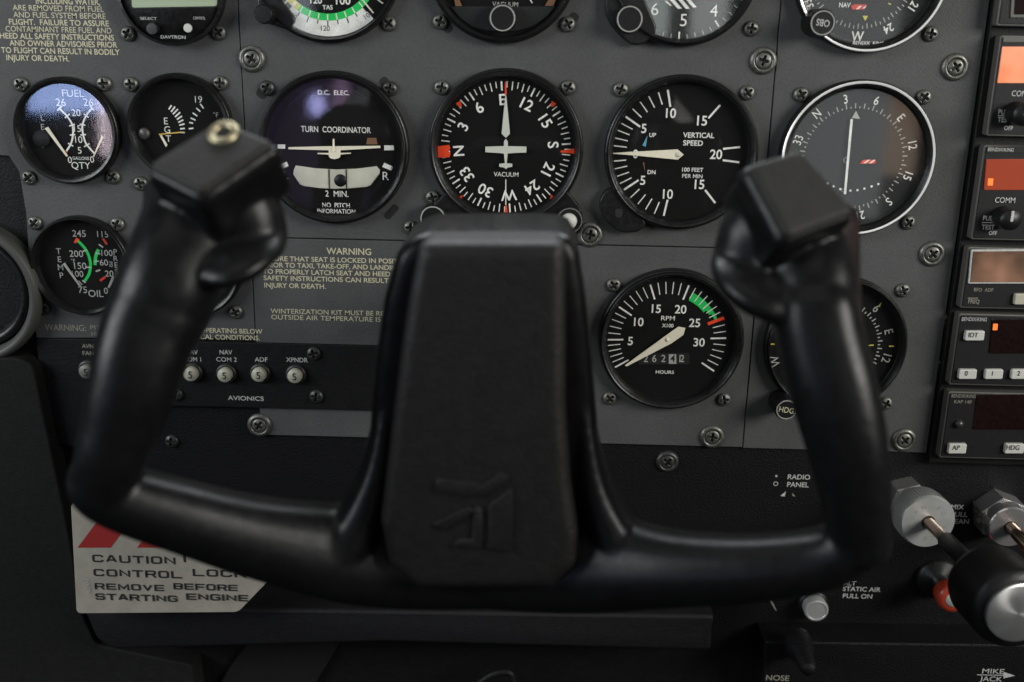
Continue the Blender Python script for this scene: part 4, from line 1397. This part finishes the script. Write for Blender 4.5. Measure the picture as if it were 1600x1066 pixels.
for q in (('CAUTION', 144, 274, 872.5, 13), ('!', 286.5, 290.5, 872.5, 13), ('CONTROL', 146, 284, 894.5, 12.5), ('LOCK', 301, 384, 894.5, 12.5),
          ('REMOVE', 148, 256, 915.8, 11), ('BEFORE', 271, 371, 915.8, 11), ('STARTING', 149, 277, 931.8, 11.3), ('ENGINE', 291, 388, 931.8, 11.3)):
    wide_text(mk, *q, 'print_black')
mk.text('1760543-1', 137, 918, 8, 'print_dim', -90, bold=0.0, xs=0.62)
mk.build('printing', flag)
b = B()
q = [FP(400, 862), FP(700, 870)]
b.prism([(q[0][0], q[0][1] - .002), (q[1][0], q[1][1] - .002), (q[1][0], q[1][1] + .002), (q[0][0], q[0][1] + .002)], -0.004, 0.0, 'brushed_steel')
b.build('lock_rod', flag)

# ================================================================== radio stack at the right edge
rack = thing('radio_rack', 'black metal rack edge framing the stacked radios at right', 'radio rack', (0, 0, 0))
b = B()
x0 = hit(1491, 397).x + 0.0008
x1 = hit(1900, 397).x
zt_, zb_ = hit(1600, -160).z, hit(1600, 724).z
b.prism([(x0, zb_), (x1, zb_), (x1, zt_), (x0, zt_)], -0.0018, 0.0035, 'black_paint', 0.0008)
b.build('rack_frame', rack)
RO = 0.010
def radio(name, label, xl_, y0, y1, xr_=1780):
    p0, p1 = hit(xl_, (y0 + y1) / 2, RO), hit(xr_, y0, RO)
    zt2, zb2 = hit(xl_, y0, RO).z, hit(xl_, y1, RO).z
    t = thing(name, label, 'radio', (p0.x, -0.0035, zb2), 'radios stacked in the rack')
    w, h = p1.x - p0.x, zt2 - zb2
    b = B()
    b.prism(rounded([(0, 0), (w, 0), (w, h), (0, h)], 0.0012), 0, RO - 0.0040, 'radio_edge', 0.0006)
    e = 0.0010
    b.prism(rounded([(e, e), (w - e, e), (w - e, h - e), (e, h - e)], 0.001), RO - 0.0041, RO - 0.0035, 'radio_face', 0.0003)
    b.build('faceplate', t)
    t['front'] = RO - 0.0035
    return t
class RM(Marks):
    def __init__(s, t, dh=0.0001):
        super().__init__(t.location, RO + dh)
    def v(s, x, h, z): return s.bm.verts.new((x, -(h - 0.0035), z))
    def box(s, pts, th, m, rr=0.0, bev=0.0003, h0=None):
        P = [s.P(*p) for p in pts]
        if rr: P = rounded(P, rr, 4)
        s.prism(P, s.h - 0.0004 if h0 is None else h0, s.h + th, m, bev)
def rpart(t, name, fn):
    m = RM(t); fn(m); return m.build(name, t)
def rknob(t, px, py, r, m='knob_black'):
    h1 = RO + 0.014
    p = hit(px, py, h1); k = sc(px, py, h1)
    b = B(); rr = r * k
    b.lathe([(rr * 1.1, RO - 0.0035), (rr * 1.08, 0.016), (rr, 0.0175), (0, 0.0178)], m, 40)
    b.prism([(-rr * .12, -rr * .1), (rr * .12, -rr * .1), (rr * .12, rr * .95), (-rr * .12, rr * .95)], 0.0172, 0.0183, 'print_dim')
    return b.build('knob', t, (p.x - t.location.x, 0, p.z - t.location.z))

t = radio('audio_panel', 'black radio faceplate cut by the top right corner, topmost in the rack', 1571, -150, 41)
rpart(t, 'display', lambda m: (m.box([(1584, -60), (1760, -60), (1754, 28), (1578, 28)], 0.0006, 'radio_edge', 0.0006), m.box([(1588, -56), (1750, -56), (1748, 23), (1583, 23)], 0.0008, 'display_dark', 0.0005)))
t = radio('communication_radio', 'upper communication radio with salmon display, its bright reflection added as glow', 1553, 55, 213)
rpart(t, 'display', lambda m: m.box([(1566, 73), (1760, 73), (1752, 130), (1558, 130)], 0.0006, 'display_glare', 0.0006))
rpart(t, 'name_strip', lambda m: m.box([(1568, 58), (1640, 58), (1639, 66), (1567, 66)], 0.0003, 'radio_edge', 0, 0.0001))
def f(m):
    m.text('COMM', 1581, 146, 8.5, 'print_dim', align='L', bold=0.01, xs=.85)
    m.text('PULL', 1560, 175, 7.5, 'print_dim', align='L', xs=.85); m.text('TEST', 1559, 187, 7.5, 'print_dim', align='L', xs=.85); m.text('OFF', 1569, 200, 6.5, 'print_dim', align='L', xs=.85)
    m.line(1559, 181, 1578, 181, 1.2, 'print_dim')
rpart(t, 'lettering', f)
rknob(t, 1606, 180, 17)
t = radio('communication_radio', 'second communication radio with dull red display and one orange lit segment', 1528, 227, 375)
rpart(t, 'display', lambda m: m.box([(1541, 249), (1760, 247), (1752, 297), (1537, 297)], 0.0006, 'display_red', 0.0006))
rpart(t, 'lit_segment', lambda m: (setattr(m, 'h', m.h + .0007), m.box([(1544, 279), (1552, 279), (1551, 290), (1543, 290)], 0.0002, 'segment_lit', 0, 0)))
rpart(t, 'name_strip', lambda m: m.box([(1543, 229), (1640, 229), (1640, 239), (1541, 239)], 0.0003, 'recess_black', 0, 0.0001))
def f(m):
    m.h += 0.0004
    m.fit('BENDIX/KING', 1544, 1584, 234, 5.5, 'print_dim', 0.0)
    m.text('COMM', 1555, 312.5, 8.5, 'print_dim', align='L', bold=0.01, xs=.85)
    m.text('PULL', 1536, 341, 7.5, 'print_dim', align='L', xs=.85); m.text('TEST', 1534, 355, 7.5, 'print_dim', align='L', xs=.85); m.text('OFF', 1545, 364, 6, 'print_dim', align='L', xs=.85)
    m.line(1534, 348, 1553, 348, 1.2, 'print_dim')
rpart(t, 'lettering', f)
rknob(t, 1584, 346, 16)
t = radio('direction_finder_radio', 'radio with white framed dark display with painted brown reflection, middle of the rack', 1507, 386, 482)
rpart(t, 'display', lambda m: (m.box([(1517, 390), (1760, 388), (1757, 443), (1512, 443)], 0.0008, 'print_dim', 0.0005), m.box([(1519.5, 392.5), (1757, 391), (1754, 440.5), (1515, 440.5)], 0.0012, 'display_warm_glare', 0.0003, h0=RO + 0.0005)))
def f(m):
    m.fit('BFO  ADF', 1522, 1552, 453, 5.5, 'print_faint', 0.0)
rpart(t, 'lettering', f)
def f(m):
    m.text('FREQ', 1513, 471, 6.5, 'print_faint', align='L', xs=.8); m.line(1512, 466, 1528, 466, 1.2, 'print_faint')
rpart(t, 'lettering', f)
def key(t, x0, y0, w, h, s=None, mt='key_white'):
    def g_(m):
        m.box([(x0 + 2, y0), (x0 + w, y0), (x0 + w - 2, y0 + h), (x0, y0 + h)], 0.0022, mt, 0.0010, 0.0006)
        if s:
            m.h += 0.0024
            m.text(s, x0 + w / 2, y0 + h / 2, h * 0.52, 'print_black', bold=0.004, xs=.85)
    return rpart(t, 'push_key', g_)
key(t, 1582, 458, 24, 17, None, 'key_cream')
t = radio('transponder', 'transponder with three white numbered keys below a dark red display', 1491, 490, 602)
rpart(t, 'display', lambda m: m.box([(1550, 499), (1760, 498), (1752, 554), (1545, 552)], 0.0005, 'display_dark', 0.0005))
rpart(t, 'lit_segment', lambda m: (setattr(m, 'h', m.h + .0006), m.box([(1552, 506), (1559, 506), (1558, 516), (1551, 516)], 0.0002, 'segment_lit', 0.0003, 0)))
rpart(t, 'lettering', lambda m: m.fit('BENDIX/KING', 1503, 1542, 499, 6, 'print_dim', 0.0))
key(t, 1505, 516, 32, 15, 'IDT')
for x, s in ((1495, '0'), (1536, '1'), (1577, '2'), (1618, '3')): key(t, x, 576, 30, 15, s)
t = radio('autopilot_panel', 'autopilot controller with white AP and HDG keys, lowest in the rack', 1475, 612, 716)
rpart(t, 'display', lambda m: m.box([(1526, 617), (1760, 615), (1752, 672), (1520, 671)], 0.0004, 'display_dark', 0.0004))
def f(m):
    m.fit('BENDIX/KING', 1487, 1525, 619, 5.5, 'print_faint', 0.0); m.fit('KAP 140', 1491, 1518, 628, 5.5, 'print_faint', 0.0)
rpart(t, 'lettering', f)
def f(m): p = m.P(1498, 662); m.lathe([(6.5 * m.S(1498, 662), RO - .0002), (6 * m.S(1498, 662), RO + .002), (0, RO + .0028)], 'screw_dark', 24, *p)
rpart(t, 'light_sensor', f)
key(t, 1479, 692, 30, 15, 'AP'); key(t, 1567, 692, 32, 15, 'HDG')

# ================================================================== engine controls on the lower panel
def lathe_y(b, prof, m, seg=48, six=False):
    b.lathe(prof, m, seg)
base = hit(1412, 778, 0.0)
th = thing('throttle_control', 'throttle control with chrome lock nut, slim rod and large black knob with bright end', 'throttle', (base.x, -(-0.0022), base.z))
b = B()
hexp = [(0.0135 * math.cos(R(60 * i + 15)), 0.0135 * math.sin(R(60 * i + 15))) for i in range(6)]
b.prism(hexp, 0.0, 0.014, 'chrome', 0.0012)
b.build('hex_nut', th)
b = B()
b.lathe([(0.0118, 0.014), (0.0118, 0.017), (0.0108, 0.0175), (0.0108, 0.021), (0.0152, 0.0215), (0.0156, 0.0225), (0.0156, 0.036), (0.0150, 0.037), (0.0040, 0.0371), (0.0035, 0.036)], 'brushed_steel', 64)
for i in range(60):
    a = 2 * math.pi * i / 60
    q = [(0.01555, -0.0003), (0.0159, 0), (0.01555, 0.0003)]
    b.prism([(u * math.cos(a) - w * math.sin(a), u * math.sin(a) + w * math.cos(a)) for u, w in q], 0.0235, 0.0355, 'brushed_steel')
for i, ch in enumerate('TURN TO LOCK'):
    a = -100 + i * 26
    put_text(b, ch, 0.0098 * math.sin(R(a)), 0.0098 * math.cos(R(a)), 0.0024, 0.0373, 'ring_grey', a, 1, 0.0) if ch != ' ' else None
b.build('friction_lock', th, sharp=40)
b = B()
b.lathe([(0.0033, 0.036), (0.0033, 0.062)], 'copper_rod', 24)
b.lathe([(0.0034, 0.059), (0.0046, 0.060), (0.0046, 0.112), (0, 0.1121)], 'knob_black', 24)
b.build('rod', th)
b = B()
b.lathe([(0.0046, 0.100), (0.012, 0.102), (0.0195, 0.1065), (0.0205, 0.110), (0.0205, 0.132), (0.0195, 0.1355), (0.0155, 0.1368)], 'knob_black', 64)
kn = b.build('knob', th)
b = B()
b.lathe([(0.0153, 0.1355), (0.0150, 0.1385), (0.0140, 0.1392), (0, 0.1393)], 'spun_steel', 64)
b.build('end_cap', kn, sharp=40)
th.rotation_euler = (R(-1.8), 0, R(3.3))

base = hit(1556, 800, 0.0)
mx = thing('mixture_control', 'second chrome control nut cut by the right edge beside the MIX lettering', 'mixture control', (base.x, 0.0022, base.z))
b = B()
b.prism([(0.0145 * math.cos(R(60 * i + 40)), 0.0145 * math.sin(R(60 * i + 40))) for i in range(6)], 0.0, 0.014, 'chrome', 0.0012)
b.build('hex_nut', mx)
b = B()
b.lathe([(0.0125, 0.014), (0.0125, 0.022), (0.0118, 0.0228), (0.0040, 0.0229)], 'chrome', 48)
b.build('collar', mx, sharp=40)
b = B(); b.lathe([(0.0036, 0.02), (0.0036, 0.09), (0, 0.0901)], 'copper_rod', 24)
b.build('rod', mx)

base = hit(1466, 905, 0.0)
rk = thing('red_pull_knob', 'small orange-red round knob partly hidden by the throttle knob', 'knob', (base.x, 0.0022, base.z))
b = B(); b.lathe([(0.0125, 0.0), (0.0120, 0.004), (0.0050, 0.0046), (0.0045, 0.018)], 'knob_black', 40)
b.build('mount', rk)
b = B(); b.lathe([(0.0066, 0.015), (0.0083, 0.0165), (0.0087, 0.024), (0.0080, 0.0265), (0.0048, 0.0268)], 'red_knob', 48)
kn = b.build('knob', rk)
b = B(); b.lathe([(0.0048, 0.0262), (0.0044, 0.0272), (0, 0.0276)], 'key_white', 32)
b.build('knob_centre', kn)

base = hit(1271, 944, 0.0)
al = thing('static_air_knob', 'small silver cylinder pull knob beside the ALT STATIC AIR lettering', 'knob', (base.x, 0.0022, base.z))
b = B(); b.lathe([(0.0092, 0.0), (0.0090, 0.003), (0.0076, 0.0036)], 'knob_black', 40); b.build('mount', al)
b = B(); b.lathe([(0.0072, 0.003), (0.0074, 0.009), (0.0070, 0.0102), (0.0060, 0.0105), (0.0057, 0.0100), (0, 0.0101)], 'brushed_steel', 48); b.build('knob', al, sharp=40)

# ================================================================== trim under the panel, console, vent, side wall, footwell
tr = 0.035
b = B()
P = [P2(128, 948, tr), P2(1118, 962, tr), P2(1112, 985, tr), P2(1112, 1018, tr), P2(600, 1004, tr), P2(176, 1016, tr), P2(150, 1000, tr)]
b.prism(rounded(P, 0.004), -0.002, tr, 'trim_dark', 0.0025)
lip = tag(b.build('lower_trim', sharp=50), 'dark padded trim bar running under the yoke along the lower panel edge', 'trim')
tg = 0.02
cons = thing('jack_panel', 'black lower right panel with NOSE and MIKE JACK lettering', 'jack panel', (0, 0, 0))
b = B()
b.prism([P2(1195, 1003, tg), P2(1900, 1012, tg), P2(1900, 1250, tg), P2(1180, 1250, tg)], -0.002, tg, 'black_crackle', 0.0012)
b.build('sheet', cons)
mk = Marks(Vector((0, 0, 0)), tg + 0.0001)
mk.text('NOSE', 1197, 1059, 9.5, 'print_faint', align='L', xs=1.05)
mk.build('nose_lettering', cons)
mk = Marks(Vector((0, 0, 0)), tg + 0.0001)
mk.fit('MIKE', 1535, 1569, 1049, 8.5, 'print_dim', 0.0); mk.fit('JACK', 1531, 1566, 1061, 8.5, 'print_dim', 0.0)
mk.line(1527, 1054.5, 1572, 1055.5, 1.3, 'print_dim'); mk.shape([(1568, 1050), (1586, 1056), (1568, 1060)], 'print_dim')
mk.build('mike_jack_lettering', cons)
p = hit(1257, 1030, tg + 0.02)
b = B(); b.lathe([(0.0085, tg), (0.008, tg + .012), (0.006, tg + .016), (0.0045, tg + .03), (0.003, tg + .032), (0, tg + .0325)], 'black_crackle', 32)
b.build('dimmer_post', cons, (p.x, 0, p.z))

vo = 0.006
p = hit(-62, 463, vo + .009)
vent = thing('air_vent', 'grey ringed round air vent cut by the left edge', 'air vent', (p.x, 0.0045, p.z))
k = sc(-62, 463, vo + .009)
b = B(); r_ = 114 * k
b.lathe([(r_ * 0.97, 0), (r_ * 0.98, vo), (r_, vo + .004), (r_ * 0.985, vo + .008), (r_ * .93, vo + .0095), (r_ * .88, vo + .008), (r_ * .84, vo + .005), (r_ * .82, vo - .004)], 'vent_grey', 96)
b.build('outer_ring', vent)
b = B()
b.lathe([(r_ * .82, vo - .006), (r_ * .80, vo + .002), (r_ * .72, vo + .004), (r_ * .66, vo - .002), (r_ * .55, vo - .018), (0, vo - .018)], 'bezel_black', 96)
b.build('eyeball', vent)

so = 0.012
b = B()
P = [P2(-420, 560, so), P2(30, 560, so), P2(52, 572, so), P2(66, 640, so), P2(82, 715, so), P2(96, 780, so), P2(112, 860, so), P2(128, 960, so), P2(150, 1008, so), P2(300, 1040, so), P2(330, 1250, so), P2(-420, 1250, so)]
b.prism(rounded(P, 0.004), -0.03, so, 'side_grey', 0.0012)
tag(b.build('cockpit_side_wall'), kind='structure')
b = B()
b.prism([P2(-300, 1000, -0.05), P2(1900, 1000, -0.05), P2(1900, 1500, -0.05), P2(-300, 1500, -0.05)], -0.06, -0.05, 'foot_dark')
tag(b.build('footwell_wall'), kind='structure')
b = B()
b.prism(rounded([P2(395, 990, 0.0), P2(540, 990, 0.0), P2(480, 1090, 0.0), P2(330, 1090, 0.0)], 0.004), -0.05, 0.0, 'side_grey', 0.001)
tag(b.build('air_duct'), 'slanted dull grey duct below the trim bar at bottom left of centre', 'duct')
b = B()
C_ = curve([Vector(P2(740, 1075, .02)), Vector(P2(768, 1055, .02)), Vector(P2(795, 1051, .02)), Vector(P2(802, 1070, .02)), Vector(P2(798, 1100, .02))], 8)
rings = []
for i, c in enumerate(C_):
    t_ = (C_[min(i + 1, len(C_) - 1)] - C_[max(i - 1, 0)]).normalized()
    n_ = Vector((-t_.y, t_.x))
    rings.append([b.v(c.x + n_.x * 0.0022 * math.cos(a), 0.02 + 0.0022 * math.sin(a), c.y + n_.y * 0.0022 * math.cos(a)) for a in [2 * math.pi * q / 12 for q in range(12)]])
for a_, b_ in zip(rings, rings[1:]):
    for q in range(12):
        b.face([a_[q], a_[(q + 1) % 12], b_[(q + 1) % 12], b_[q]], 'black_paint', True)
tag(b.build('cable'), 'short dark cable loop just showing at the bottom edge', 'cable')
